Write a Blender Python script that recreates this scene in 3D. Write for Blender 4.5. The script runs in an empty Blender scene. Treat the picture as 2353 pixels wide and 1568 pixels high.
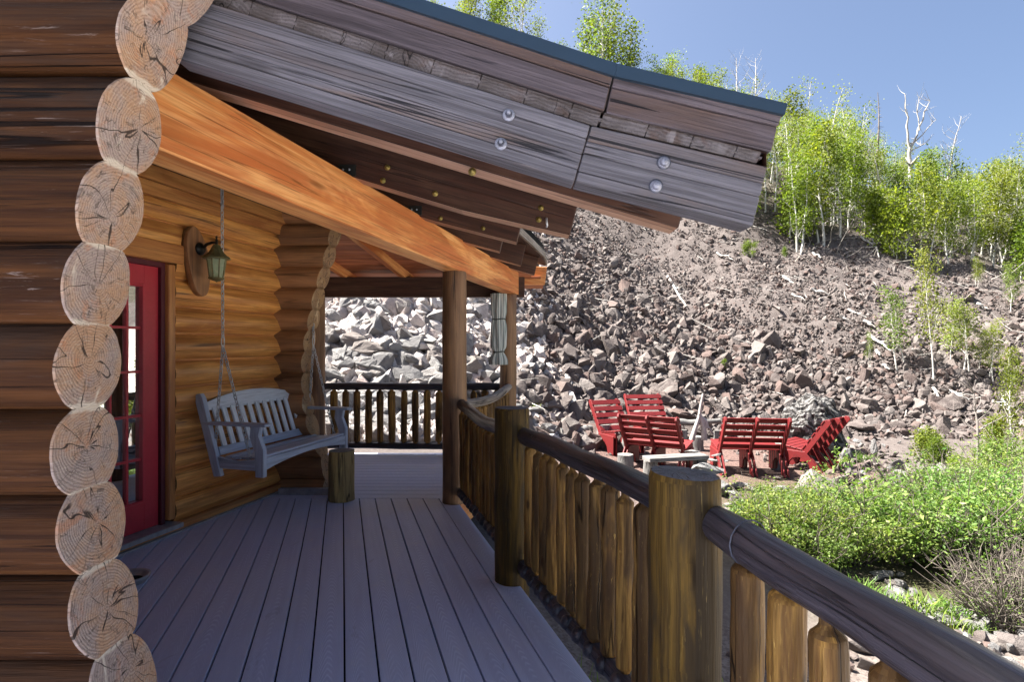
import bpy, bmesh, math, random
import numpy as np
from mathutils import Vector, Matrix, Euler, noise as mnoise

R = math.radians
SC = bpy.context.scene
COL = SC.collection
CX, CY, FV = 1176.5, 797.0, 1306.7      # principal point and focal length of the survey units
CAMZ = 1.457

def P(px, py, Y):
    """point seen at survey unit (px, py) at a depth of Y metres"""
    return Vector(((px - CX) / FV * Y, Y, CAMZ - (py - CY) / FV * Y))

def PP(px, py, Y):
    return P(px / 1.0867, py / 1.0867, Y)

def smooth01(t):
    t = max(0.0, min(1.0, t))
    return t * t * (3 - 2 * t)

# ------------------------------------------------------------------ objects
def tag(o, label=None, cat=None, group=None, kind=None):
    if label: o['label'] = label
    if cat: o['category'] = cat
    if group: o['group'] = group
    if kind: o['kind'] = kind
    return o

def thing(name, loc, label, cat, group=None, rz=0.0):
    o = bpy.data.objects.new(name, None)
    o.empty_display_size = 0.1
    COL.objects.link(o)
    o.location = loc
    o.rotation_euler = (0, 0, rz)
    return tag(o, label, cat, group)

def rootloc(o):
    v = Vector((0, 0, 0))
    while o is not None:
        v += o.location
        o = o.parent
    return v

class MB:
    """mesh collector: vertices, faces, per-loop uv in metres, material slots, one random number per face"""
    def __init__(s):
        s.v = []; s.f = []; s.uv = []; s.mi = []; s.rn = []; s.sm = []
    def add(s, verts, faces, uvs, mi=0, rn=None, smooth=False):
        b = len(s.v)
        s.v += [tuple(x) for x in verts]
        for fi, uv in zip(faces, uvs):
            s.f.append([b + i for i in fi]); s.uv.append(uv); s.mi.append(mi)
            s.rn.append(random.random() if rn is None else rn); s.sm.append(smooth)
        return s
    def mesh(s, name, mats, off=None, bevel=0.0, bseg=1):
        me = bpy.data.meshes.new(name)
        v = s.v if off is None else [(x - off[0], y - off[1], z - off[2]) for x, y, z in s.v]
        me.from_pydata(v, [], s.f)
        ul = me.uv_layers.new(name='UVMap')
        flat = [c for uv in s.uv for p in uv for c in p]
        ul.data.foreach_set('uv', flat)
        at = me.attributes.new('rnd', 'FLOAT', 'FACE')
        at.data.foreach_set('value', s.rn)
        me.polygons.foreach_set('material_index', s.mi)
        me.polygons.foreach_set('use_smooth', s.sm)
        for m in mats: me.materials.append(m)
        if bevel > 0:
            bm = bmesh.new(); bm.from_mesh(me)
            es = [e for e in bm.edges if len(e.link_faces) == 2 and e.calc_face_angle(0) > 0.6]
            bmesh.ops.bevel(bm, geom=es, offset=bevel, segments=bseg, profile=0.6, affect='EDGES', clamp_overlap=True)
            bm.to_mesh(me); bm.free()
        me.update()
        return me
    def build(s, name, mats, parent=None, bevel=0.0, local=False, bseg=1):
        if not isinstance(mats, (list, tuple)): mats = [mats]
        off = None if (parent is None or local) else rootloc(parent)
        me = s.mesh(name, mats, off, bevel, bseg)
        o = bpy.data.objects.new(name, me)
        COL.objects.link(o)
        if parent is not None: o.parent = parent
        return o

def link(name, me, parent=None, loc=None, rot=None, sc=None):
    o = bpy.data.objects.new(name, me); COL.objects.link(o)
    if parent is not None: o.parent = parent
    if loc is not None: o.location = loc
    if rot is not None: o.rotation_euler = rot
    if sc is not None: o.scale = sc
    return o

def copy_tree(o, parent=None):
    c = o.copy(); COL.objects.link(c)
    if parent is not None: c.parent = parent
    for ch in list(o.children): copy_tree(ch, c)
    return c

def frame_of(d):
    d = d.normalized()
    a = Vector((0, 0, 1)) if abs(d.z) < 0.92 else Vector((1, 0, 0))
    u = a.cross(d).normalized()
    return u, d.cross(u).normalized()

def tube(mb, pts, rad, n=12, cap0=None, cap1=None, mi=0, seed=0.0, bump=0.0, bfreq=9.0, smooth=True, prof=None, dome=0.0, rn=None, v0=0.0):
    """skin a path. rad: one number, or one per point. bump: gnarl depth. prof(k, ang, r) may reshape a ring."""
    pts = [Vector(p) for p in pts]
    m = len(pts)
    if not isinstance(rad, (list, tuple)): rad = [rad] * m
    dirs = []
    for i in range(m):
        a = pts[max(i - 1, 0)]; b = pts[min(i + 1, m - 1)]
        dirs.append((b - a).normalized())
    u, w = frame_of(dirs[0])
    verts = []; L = [0.0]
    for i in range(1, m): L.append(L[-1] + (pts[i] - pts[i - 1]).length)
    ru = random.random() if rn is None else rn
    rings = []
    for i in range(m):
        d = dirs[i]
        u = (u - d * u.dot(d)).normalized(); w = d.cross(u)
        ring = []
        for k in range(n):
            a = 2 * math.pi * k / n
            r = rad[i]
            if bump:
                q = Vector((math.cos(a) * rad[i] * 2.5 * bfreq + seed, math.sin(a) * rad[i] * 2.5 * bfreq + seed * .7, L[i] * bfreq * .45))
                r += bump * mnoise.noise(q) + bump * .5 * mnoise.noise(q * 2.7)
            if prof: r = prof(i, a, r)
            ring.append(pts[i] + (u * math.cos(a) + w * math.sin(a)) * r)
        rings.append((pts[i], u, w))
        verts += ring
    faces = []; uvs = []
    for i in range(m - 1):
        r = max(0.5 * (rad[i] + rad[i + 1]), 1e-4)
        for k in range(n):
            k2 = (k + 1) % n
            faces.append([i * n + k, i * n + k2, (i + 1) * n + k2, (i + 1) * n + k])
            va, vb = k / n * 6.283 * r + v0, (k + 1) / n * 6.283 * r + v0
            uvs.append([(L[i], va), (L[i], vb), (L[i + 1], vb), (L[i + 1], va)])
    mb.add(verts, faces, uvs, mi, ru, smooth)
    for cap, i, sgn in ((cap0, 0, -1), (cap1, m - 1, 1)):
        if cap is None: continue
        c, uu, ww = rings[i]
        ring = verts[i * n:(i + 1) * n]
        cen = c + dirs[i] * sgn * dome
        vv = ring + [cen]
        ff = []; fu = []
        for k in range(n):
            k2 = (k + 1) % n
            tri = [k, k2, n] if sgn > 0 else [k2, k, n]
            ff.append(tri)
            fu.append([((Vector(vv[j]) - c).dot(uu), (Vector(vv[j]) - c).dot(ww)) for j in tri])
        mb.add(vv, ff, fu, cap, ru, False)
    return mb

def box(mb, c, ax, ay, az, hx, hy, hz, mi=0, rn=None):
    """box with centre c, unit axes and half sizes; grain (U) runs along the longest axis"""
    c = Vector(c); A = [Vector(ax), Vector(ay), Vector(az)]; H = [hx, hy, hz]
    vs = []
    for sx in (-1, 1):
        for sy in (-1, 1):
            for sz in (-1, 1):
                vs.append(c + A[0] * sx * hx + A[1] * sy * hy + A[2] * sz * hz)
    fs = [[0, 1, 3, 2], [4, 6, 7, 5], [0, 4, 5, 1], [2, 3, 7, 6], [0, 2, 6, 4], [1, 5, 7, 3]]
    if A[0].cross(A[1]).dot(A[2]) < 0: fs = [f[::-1] for f in fs]
    nax = [0, 0, 1, 1, 2, 2]
    g = H.index(max(H))
    uvs = []
    o1 = random.random() * 3
    for f, na in zip(fs, nax):
        rest = [i for i in range(3) if i != na]
        ua = g if g in rest else rest[0]
        va = [i for i in rest if i != ua][0]
        uvs.append([((vs[i] - c).dot(A[ua]), (vs[i] - c).dot(A[va]) + o1 + na * .37) for i in f])
    mb.add(vs, fs, uvs, mi, rn)
    return mb

def beam(mb, p0, p1, w, h, up=(0, 0, 1), mi=0, rn=None):
    p0 = Vector(p0); p1 = Vector(p1)
    d = (p1 - p0); L = d.length; d.normalize()
    side = d.cross(Vector(up)).normalized(); upv = side.cross(d).normalized()
    return box(mb, (p0 + p1) / 2, d, side, upv, L / 2, w / 2, h / 2, mi, rn)

def prism(mb, poly, thick, udir, mi=0, rn=None):
    """solid from a planar polygon (list of Vectors) pushed along the vector thick; grain along udir"""
    poly = [Vector(p) for p in poly]; t = Vector(thick); n = len(poly)
    nor = Vector((0, 0, 0))
    for i in range(n): nor += poly[i].cross(poly[(i + 1) % n])
    if nor.dot(t) > 0: poly = poly[::-1]
    ud = Vector(udir).normalized(); vd = ud.cross(t.normalized()).normalized()
    tt = t.normalized()
    c0 = poly[0]
    o1 = random.random() * 3
    vs = poly + [p + t for p in poly]
    fs = [list(range(n)), list(range(2 * n - 1, n - 1, -1))]
    uv = [[((vs[i] - c0).dot(ud), (vs[i] - c0).dot(vd) + o1) for i in f] for f in fs]
    for i in range(n):
        j = (i + 1) % n
        f = [i, i + n, j + n, j]
        fs.append(f)
        e = (poly[j] - poly[i])
        if abs(e.normalized().dot(ud)) > .6:
            uv.append([((vs[q] - c0).dot(ud), (vs[q] - c0).dot(tt) + o1 + .5) for q in f])
        else:
            uv.append([((vs[q] - c0).dot(vd), (vs[q] - c0).dot(tt) + o1 + .9) for q in f])
    mb.add(vs, fs, uv, mi, rn)
    return mb

def lathe(mb, c, prof, n=24, axis=(0, 0, 1), mi=0, smooth=True):
    """prof: list of (radius, height)"""
    c = Vector(c); ax = Vector(axis).normalized(); u, w = frame_of(ax)
    vs = []; fs = []; uv = []
    for r, h in prof:
        for k in range(n):
            a = 2 * math.pi * k / n
            vs.append(c + ax * h + (u * math.cos(a) + w * math.sin(a)) * r)
    for i in range(len(prof) - 1):
        for k in range(n):
            k2 = (k + 1) % n
            fs.append([i * n + k, i * n + k2, (i + 1) * n + k2, (i + 1) * n + k])
            uv.append([(k / n, prof[i][1]), ((k + 1) / n, prof[i][1]), ((k + 1) / n, prof[i + 1][1]), (k / n, prof[i + 1][1])])
    mb.add(vs, fs, uv, mi, None, smooth)
    return mb

def wavy(p0, p1, m, amp, seed):
    p0 = Vector(p0); p1 = Vector(p1); d = p1 - p0; u, w = frame_of(d)
    out = []
    for i in range(m + 1):
        t = i / m
        e = math.sin(math.pi * t) ** .5 if 0 < t < 1 else 0
        out.append(p0 + d * t + (u * mnoise.noise(Vector((t * 2.3, seed, 0))) + w * mnoise.noise(Vector((t * 2.3, seed, 7.1)))) * amp * e)
    return out

# ------------------------------------------------------------------ materials
class G:
    def __init__(s, name):
        s.m = bpy.data.materials.new(name); s.m.use_nodes = True
        s.t = s.m.node_tree; s.t.nodes.clear()
        s.out = s.t.nodes.new('ShaderNodeOutputMaterial')
    def put(s, sock, v):
        if isinstance(v, bpy.types.NodeSocket): s.t.links.new(v, sock)
        elif v is not None:
            if isinstance(v, (tuple, list)) and len(v) == 3 and sock.type == 'RGBA': v = (*v, 1)
            sock.default_value = v
    def n(s, typ, ins=None, out=0, **kw):
        nd = s.t.nodes.new('ShaderNode' + typ)
        for k, v in kw.items(): setattr(nd, k, v)
        for k, v in (ins or {}).items(): s.put(nd.inputs[k], v)
        return nd.outputs[out] if out is not None else nd
    def math(s, op, a, b=0.0, c=0.0): return s.n('Math', {0: a, 1: b, 2: c}, operation=op)
    def vm(s, op, a, b=(0, 0, 0)): return s.n('VectorMath', {0: a, 1: b}, operation=op)
    def rng(s, v, a, b, c=0.0, d=1.0): return s.n('MapRange', {0: v, 1: a, 2: b, 3: c, 4: d}, interpolation_type='SMOOTHSTEP')
    def mix(s, f, a, b, typ='MIX'):
        nd = s.n('Mix', None, None, data_type='RGBA', blend_type=typ)
        s.put(nd.inputs[0], f); s.put(nd.inputs[6], a); s.put(nd.inputs[7], b)
        return nd.outputs[2]
    def noise(s, vec, scale, detail=4, rough=.55, dist=0.0, out=0):
        return s.n('TexNoise', {'Vector': vec, 'Scale': scale, 'Detail': detail, 'Roughness': rough, 'Distortion': dist}, out)
    def bsdf(s, col, rough=.6, bump=None, bstr=.4, bdist=.01, spec=.4, metal=0.0, **kw):
        ins = {'Base Color': col, 'Roughness': rough, 'Specular IOR Level': spec, 'Metallic': metal}
        ins.update(kw)
        nd = s.n('BsdfPrincipled', ins, None)
        if bump is not None:
            b = s.n('Bump', {'Strength': bstr, 'Distance': bdist, 'Height': bump})
            s.put(nd.inputs['Normal'], b)
        s.t.links.new(nd.outputs[0], s.out.inputs[0])
        return s.m
    def uvr(s, k=1.0):
        uv = s.n('TexCoord', out=2)
        rnd = s.n('ObjectInfo', out=5)
        off = s.n('CombineXYZ', {0: s.math('MULTIPLY', rnd, 41.0 * k), 1: s.math('MULTIPLY', rnd, 17.0 * k), 2: s.math('MULTIPLY', rnd, 9.0)})
        return s.vm('ADD', uv, off), rnd

def wood(name, c1, c2, c3=None, rough=.55, su=1.6, sv=34.0, bstr=.35, crack=.5, knots=.5, stain=(.45, .68), spec=.35, coat=0.0, kn=(1.3, 4.5), bd=.006, hue=0.12, fleck=None):
    g = G(name)
    v, rnd = g.uvr()
    grain = g.noise(g.vm('MULTIPLY', v, (su, sv, 1)), 1.0, 7, .62, .5)
    fine = g.noise(g.vm('MULTIPLY', v, (su * 3.5, sv * 4.2, 1)), 1.0, 3, .6)
    col = g.mix(g.rng(grain, .32, .68), c1, c2)
    low = g.noise(g.vm('MULTIPLY', v, (.9, 4.0, 1)), 1.0, 4, .6, .8)
    if c3 is not None: col = g.mix(g.math('MULTIPLY', g.rng(low, *stain), .85), col, c3)
    col = g.mix(g.math('MULTIPLY', g.rng(fine, .45, .72), .45), col, (c1[0] * .45, c1[1] * .45, c1[2] * .45))
    bandn = g.noise(g.vm('MULTIPLY', v, (su * .5, sv * .38, 1)), 1.0, 5, .65, .8)
    col = g.mix(g.math('MULTIPLY', g.rng(bandn, .48, .68), .5), col, (c1[0] * .5, c1[1] * .48, c1[2] * .46))
    if fleck:
        fl = g.noise(g.vm('MULTIPLY', v, (su * 7, sv * 3.2, 1)), 1.0, 4, .7, .6)
        fg = g.noise(g.vm('MULTIPLY', v, (su * 1.2, sv * .25, 1)), 1.0, 3, .6)
        col = g.mix(g.math('MULTIPLY', g.rng(fl, .60, .70), g.rng(fg, .46, .62, .08, .75)), col, fleck)
    vor = g.n('TexVoronoi', {'Vector': g.vm('ADD', g.vm('MULTIPLY', v, (kn[0], kn[1], 1)), g.n('CombineXYZ', {0: g.math('MULTIPLY', low, .5)})), 'Scale': 1.0, 'Randomness': 1.0}, 0)
    kmask = g.math('MULTIPLY', g.rng(vor, .13, .04), knots)
    col = g.mix(kmask, col, (c1[0] * .3, c1[1] * .28, c1[2] * .26))
    cn = g.noise(g.vm('MULTIPLY', v, (su * .22, sv * .36, 1)), 1.0, 2.5, .5, .12)
    cr = g.rng(g.math('ABSOLUTE', g.math('SUBTRACT', cn, .5)), .013, .003)
    cm = g.math('MULTIPLY', g.math('MULTIPLY', cr, g.rng(low, .42, .55)), crack)
    col = g.mix(cm, col, (c1[0] * .18, c1[1] * .18, c1[2] * .18))
    tint = g.math('ADD', 1.0 - hue, g.math('MULTIPLY', g.n('Attribute', attribute_name='rnd', out=2), hue * 2))
    col = g.mix(1.0, col, g.n('CombineXYZ', {0: tint, 1: tint, 2: tint}), 'MULTIPLY')
    h = g.math('ADD', g.math('MULTIPLY', grain, .6), g.math('MULTIPLY', fine, .4))
    h = g.math('SUBTRACT', h, g.math('MULTIPLY', cm, 1.6))
    rr = g.math('ADD', rough - .1, g.math('MULTIPLY', grain, .2))
    return g.bsdf(col, rr, h, bstr, bd, spec, **({'Coat Weight': coat, 'Coat Roughness': .25} if coat else {}))

def endgrain(name, c1, c2, pale, ring=.008, rough=.75, patch=(.62, .7), dark=(.03, .02, .015), off=.03, neck=False):
    g = G(name)
    uv = g.n('TexCoord', out=2)
    rnd = g.n('ObjectInfo', out=5)
    oc = g.n('CombineXYZ', {0: g.math('MULTIPLY', g.math('SUBTRACT', g.math('FRACT', g.math('MULTIPLY', rnd, 7.3)), .5), off * 2), 1: g.math('MULTIPLY', g.math('SUBTRACT', g.math('FRACT', g.math('MULTIPLY', rnd, 13.7)), .5), off * 2)})
    p = g.vm('ADD', uv, oc)
    pr = g.vm('ADD', p, g.n('CombineXYZ', {2: g.math('MULTIPLY', rnd, 60)}))
    dn = g.noise(pr, 9.0, 3, .5, 0, 1)
    pd = g.vm('ADD', p, g.vm('MULTIPLY', g.vm('SUBTRACT', dn, (.5, .5, .5)), (.045, .045, 0)))
    r = g.n('VectorMath', {0: pd}, 1, operation='LENGTH')
    rings = g.math('MULTIPLY', g.math('ADD', g.math('SINE', g.math('MULTIPLY', r, 6.283 / ring)), 1.0), .5)
    sx = g.n('SeparateXYZ', {0: pd}, None)
    sxn = g.n('VectorMath', {0: pd}, 0, operation='NORMALIZE')
    cv = g.vm('ADD', g.vm('MULTIPLY', sxn, (1.05, 1.05, 0)), g.n('CombineXYZ', {0: g.math('MULTIPLY', rnd, 37), 2: g.math('MULTIPLY', r, 3.2)}))
    cn = g.noise(cv, 1.0, 2.0, .5)
    rw = g.math('DIVIDE', .0008, g.math('MAXIMUM', r, .035))
    cr1 = g.rng(g.math('DIVIDE', g.math('ABSOLUTE', g.math('SUBTRACT', cn, .5)), rw), .85, .3)
    gate = g.rng(g.noise(pr, 9.0, 2), .36, .44)
    cv2 = g.vm('ADD', g.vm('MULTIPLY', sxn, (7.0, 7.0, 0)), g.n('CombineXYZ', {1: g.math('MULTIPLY', rnd, 53), 2: g.math('MULTIPLY', r, 9.0)}))
    cn2 = g.noise(cv2, 1.0, 2.0, .5)
    cr2 = g.math('MULTIPLY', g.rng(g.math('DIVIDE', g.math('ABSOLUTE', g.math('SUBTRACT', cn2, .5)), rw), 1.5, .3), g.rng(g.noise(pr, 23.0, 2), .5, .56))
    cr2 = g.math('MULTIPLY', g.math('MULTIPLY', cr2, .7), g.rng(r, .02, .05))
    cr1 = g.math('MULTIPLY', g.math('MULTIPLY', cr1, gate), g.rng(r, .002, .016))
    cv3 = g.n('CombineXYZ', {0: g.math('MULTIPLY', r, 30.0), 1: g.math('MULTIPLY', cn, 5.0), 2: g.math('MULTIPLY', rnd, 23)})
    cr3 = g.math('MULTIPLY', g.rng(g.math('ABSOLUTE', g.math('SUBTRACT', g.noise(cv3, 1.0, 2), .5)), .02, .004), g.rng(g.noise(pr, 14.0, 2), .54, .6))
    cr1 = g.math('MAXIMUM', cr1, g.math('MULTIPLY', cr3, .6))
    big = g.noise(pr, 7.0, 5, .65)
    spk = g.noise(pr, 160.0, 3, .6)
    saw = g.noise(g.vm('MULTIPLY', pr, (30, 260, 1)), 1.0, 3, .6)
    col = g.mix(g.rng(big, .38, .62), c1, c2)
    rst = g.noise(pr, 12.0, 4, .6, .6)
    col = g.mix(g.rng(rst, .54, .7, 0, .6), col, (c1[0] * 1.05, c1[1] * .72, c1[2] * .55))
    col = g.mix(g.math('MULTIPLY', rings, .34), col, (c1[0] * .35, c1[1] * .33, c1[2] * .3))
    col = g.mix(g.rng(spk, .5, .72, 0, .4), col, dark)
    col = g.mix(g.rng(saw, .52, .7, 0, .35), col, (pale[0] * .85, pale[1] * .85, pale[2] * .85))
    pn = g.noise(g.vm('MULTIPLY', pr, (1.0, .6, 1)), 8.5, 4, .55, 1.0)
    pm = g.rng(pn, *patch)
    col = g.mix(g.math('MULTIPLY', pm, .85), col, pale)
    if neck:
        s0 = g.n('SeparateXYZ', {0: uv}, None)
        wob = g.math('MULTIPLY', g.math('SUBTRACT', big, .5), .05)
        nz_ = g.rng(g.math('ADD', g.math('ABSOLUTE', s0.outputs[1]), wob), .097, .106)
        ny_ = g.rng(g.math('ABSOLUTE', s0.outputs[0]), .085, .062)
        col = g.mix(g.math('MULTIPLY', g.math('MULTIPLY', nz_, ny_), .8), col, pale)
    ck = g.math('MAXIMUM', cr1, cr2)
    col = g.mix(g.math('MULTIPLY', ck, .9), col, dark)
    h = g.math('SUBTRACT', g.math('ADD', g.math('MULTIPLY', rings, .25), g.math('MULTIPLY', spk, .4)), g.math('MULTIPLY', ck, 1.2))
    return g.bsdf(col, rough, h, .5, .006, .2)

def plain(name, c, rough=.5, metal=0.0, spec=.4, var=.15, nscale=30, bstr=.15, c2=None, vr=(.4, .7), each=0.0):
    g = G(name)
    p = g.n('TexCoord', out=3)
    nz = g.noise(p, nscale, 5, .6)
    nb = g.noise(p, nscale * .14, 3, .6)
    dk = c2 if c2 else (c[0] * (1 - var * 2), c[1] * (1 - var * 2), c[2] * (1 - var * 2))
    col = g.mix(g.rng(g.math('ADD', g.math('MULTIPLY', nz, .5), g.math('MULTIPLY', nb, .5)), *vr), c, dk)
    if each:
        k = g.math('ADD', 1.0 - each, g.math('MULTIPLY', g.n('ObjectInfo', out=5), each * 2))
        col = g.mix(1.0, col, g.n('CombineXYZ', {0: k, 1: k, 2: k}), 'MULTIPLY')
        wr = g.rng(g.noise(p, nscale * .8, 6, .75, .6), .60, .70, 0, .55)
        col = g.mix(wr, col, (c[0] * 1.5, c[1] * 3.0 + .03, c[2] * 3.0 + .03))
    return g.bsdf(col, g.math('ADD', rough - .08, g.math('MULTIPLY', nz, .16)), nz, bstr, .004, spec, metal)

def leafmat(name, ca, cb, cc, rough=.55, trans=.45):
    """leaves differ one from the next; thin enough to pass some light"""
    g = G(name)
    a = g.n('Attribute', attribute_name='rnd', out=2)
    rnd = g.n('ObjectInfo', out=5)
    col = g.mix(g.rng(a, .0, .55), ca, cb)
    col = g.mix(g.rng(a, .6, 1.0), col, cc)
    k = g.math('ADD', .78, g.math('MULTIPLY', rnd, .44))
    col = g.mix(1.0, col, g.n('CombineXYZ', {0: g.math('MULTIPLY', k, g.math('ADD', .82, g.math('MULTIPLY', g.math('FRACT', g.math('MULTIPLY', rnd, 9.1)), .26))), 1: k, 2: k}), 'MULTIPLY')
    d = g.n('BsdfPrincipled', {'Base Color': col, 'Roughness': rough, 'Specular IOR Level': .3}, None)
    tcol = g.mix(1.0, col, (1.25, 1.3, .7), 'MULTIPLY')
    t = g.n('BsdfTranslucent', {'Color': tcol}, None)
    mx = g.n('MixShader', {0: trans, 1: d.outputs[0], 2: t.outputs[0]}, None)
    g.t.links.new(mx.outputs[0], g.out.inputs[0])
    return g.m

def rockmat(name, per_face=True, ca=(.132, .113, .105), cb=(.072, .059, .056), cc=(.110, .077, .068), cd=(.188, .170, .160)):
    g = G(name)
    p = g.n('TexCoord', out=3)
    rnd = g.n('Attribute', attribute_name='rnd', out=2) if per_face else g.n('ObjectInfo', out=5)
    n1 = g.noise(p, 3.0, 6, .65)
    n2 = g.noise(p, 16.0, 6, .7)
    col = g.mix(g.rng(n1, .35, .65), ca, cb)
    col = g.mix(g.math('MULTIPLY', g.rng(rnd, .55, .9), .8), col, cc)
    col = g.mix(g.math('MULTIPLY', g.rng(g.math('FRACT', g.math('MULTIPLY', rnd, 5.7)), .5, 1.0), .65), col, cd)
    col = g.mix(g.rng(n2, .52, .75, 0, .5), col, (.055, .046, .043))
    li = g.noise(p, 7.0, 5, .7)
    col = g.mix(g.rng(li, .6, .74, 0, .55), col, (.22, .21, .195))
    return g.bsdf(col, .88, g.math('ADD', n2, g.math('MULTIPLY', n1, 1.5)), .75, .035, .2)
# ------------------------------------------------------------------ palette
M = {}
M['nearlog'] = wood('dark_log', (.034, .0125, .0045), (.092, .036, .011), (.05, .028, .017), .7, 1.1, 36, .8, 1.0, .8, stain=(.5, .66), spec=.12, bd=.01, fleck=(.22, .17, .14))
M['endlog'] = endgrain('log_end_grain', (.44, .265, .155), (.355, .275, .23), (.62, .53, .40), neck=True)
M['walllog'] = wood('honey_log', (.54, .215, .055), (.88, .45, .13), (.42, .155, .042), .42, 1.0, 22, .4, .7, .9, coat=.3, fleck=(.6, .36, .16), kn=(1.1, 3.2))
M['wallend'] = endgrain('honey_log_end', (.26, .145, .06), (.20, .12, .06), (.36, .24, .12), .01)
M['wallend2'] = endgrain('brown_log_end', (.46, .29, .15), (.36, .23, .14), (.62, .47, .30), .01)
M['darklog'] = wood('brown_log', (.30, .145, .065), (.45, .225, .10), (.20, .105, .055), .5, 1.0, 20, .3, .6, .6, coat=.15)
M['board'] = wood('orange_board', (.50, .205, .062), (.66, .32, .105), (.38, .125, .04), .45, 1.1, 22, .2, .4, .8, coat=.2)
M['beam'] = wood('orange_beam', (.68, .245, .062), (.88, .47, .18), (.50, .135, .036), .58, 1.1, 34, .35, .5, .7, stain=(.40, .62), hue=.05)
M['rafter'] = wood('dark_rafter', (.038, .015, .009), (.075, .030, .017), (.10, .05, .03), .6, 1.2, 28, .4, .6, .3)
M['rafterbounce'] = wood('rafter_bounce_lit', (.44, .25, .16), (.60, .38, .26), (.34, .18, .11), .65, 1.2, 34, .7, .6, .3)  # paler undersides: light bounced off the ground put into the colour
M['ceil'] = wood('red_ceiling', (.33, .105, .045), (.46, .17, .075), (.24, .07, .03), .5, 1.0, 22, .2, .3, .5, hue=.25)
M['verge'] = wood('weathered_board', (.085, .080, .088), (.178, .170, .186), (.155, .108, .085), .7, 1.3, 64, .8, .95, .6, stain=(.5, .72), kn=(1.2, 5.5), bd=.008)
M['vergedk'] = wood('weathered_dark_board', (.065, .052, .057), (.14, .115, .125), (.105, .066, .05), .75, 1.3, 34, .9, 1.0, .4, bd=.01)
M['tng'] = endgrain('plank_end_grain', (.10, .085, .08), (.17, .15, .15), (.22, .2, .2), .011, dark=(.012, .01, .01), off=.12)
M['flash'] = plain('slate_metal', (.045, .075, .105), .38, .55, .5, .1, 6)
M['deck'] = None
M['trimw'] = plain('pale_flashing', (.42, .42, .44), .5, .2, .4, .2, 20)
M['rail'] = wood('dark_rail_log', (.03, .025, .03), (.075, .064, .075), (.02, .017, .022), .5, 1.5, 40, 1.0, 1.0, .3, coat=.35, bd=.009)
M['railgrey'] = wood('silvered_rail_log', (.20, .17, .145), (.32, .29, .255), (.12, .09, .07), .7, 1.5, 30, .9, 1.0, .5)
M['balus'] = wood('peeled_pole', (.16, .078, .022), (.46, .26, .065), (.065, .037, .018), .5, 2.2, 38, 1.0, 1.0, .9, stain=(.42, .56), spec=.15, fleck=(.7, .46, .13), kn=(3, 9), bd=.009)
M['post'] = wood('post_log', (.05, .029, .008), (.17, .098, .018), (.036, .026, .015), .55, 1.3, 46, 1.0, 1.0, .9, stain=(.42, .56), spec=.12, fleck=(.36, .25, .07), kn=(1.6, 5))
M['postend'] = endgrain('post_end_grain', (.13, .125, .13), (.19, .185, .19), (.25, .25, .26), .009, patch=(.68, .8))
M['postbrown'] = wood('porch_post_log', (.19, .10, .05), (.31, .175, .085), (.11, .062, .038), .55, 1.2, 34, .5, .9, .6)
M['stub'] = wood('yellow_stub_log', (.40, .29, .10), (.55, .42, .17), (.20, .15, .075), .65, 3.0, 34, 1.0, .9, .9, stain=(.4, .6), kn=(4, 6))
M['greystub'] = wood('silver_stump', (.16, .155, .152), (.235, .23, .22), (.095, .09, .087), .8, 2.5, 38, .8, 1.0, .4)
M['greyend'] = endgrain('silver_stump_end', (.27, .26, .245), (.2, .195, .185), (.35, .34, .32), .01)
M['swing'] = wood('slate_painted_wood', (.41, .47, .59), (.48, .54, .65), (.35, .40, .51), .5, 1.6, 40, .25, .3, .2, hue=.04)
M['swingpale'] = wood('pale_painted_wood', (.72, .77, .84), (.76, .80, .86), (.66, .71, .79), .5, 1.6, 40, .25, .3, .2, hue=.05)
M['red'] = plain('barn_red_paint', (.15, .013, .014), .55, 0, .3, .12, 26, c2=(.10, .011, .012), each=.16)
M['doorred'] = plain('door_red_paint', (.50, .033, .055), .38, 0, .45, .06, 40)
M['doordark'] = plain('door_jamb_paint', (.10, .018, .028), .45, 0, .4, .08, 40)
M['chain'] = plain('galvanised_chain', (.55, .56, .58), .4, .35, .5, .2, 90)
M['bolt'] = plain('zinc_bolt', (.34, .35, .40), .5, .5, .5, .3, 200)
M['nut'] = plain('dull_steel_nut', (.11, .115, .14), .5, .6, .5, .3, 200)
M['brass'] = plain('yellow_zinc_bolt', (.36, .28, .08), .5, .6, .5, .25, 120)
M['black'] = plain('black_metal', (.02, .022, .02), .45, .3, .5, .2, 60)
M['hood'] = plain('bronze_green_metal', (.20, .19, .09), .42, .4, .5, .25, 50)
M['cloth'] = None
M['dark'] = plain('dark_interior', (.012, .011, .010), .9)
M['soil'] = plain('gap_shade_dark', (.02, .018, .016), .9)  # shade seen through the plank gaps, as a dark colour
M['bark'] = plain('aspen_bark', (.50, .49, .45), .75, 0, .2, .2, 9, .4, c2=(.12, .11, .095), vr=(.5, .68))
M['barkgrey'] = plain('grey_bark', (.30, .28, .25), .8, 0, .2, .2, 9, .4, c2=(.13, .11, .10), vr=(.45, .65))
M['deadwood'] = plain('bleached_deadwood', (.40, .385, .36), .8, 0, .2, .2, 14, .4, c2=(.22, .205, .19))
M['deaddark'] = plain('charred_deadwood', (.20, .18, .165), .85, 0, .2, .2, 14, .4, c2=(.09, .08, .075))
M['twig'] = plain('dry_twig', (.15, .13, .11), .85, 0, .2, .2, 10, .3, c2=(.07, .056, .05))
M['leaf'] = leafmat('aspen_leaf', (.095, .132, .013), (.145, .183, .019), (.21, .235, .03))
M['leafpale'] = leafmat('aspen_leaf_pale', (.125, .165, .03), (.175, .215, .04), (.24, .26, .06))
M['leafshrub'] = leafmat('shrub_leaf', (.075, .14, .03), (.13, .21, .043), (.26, .33, .11), .5)
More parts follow.
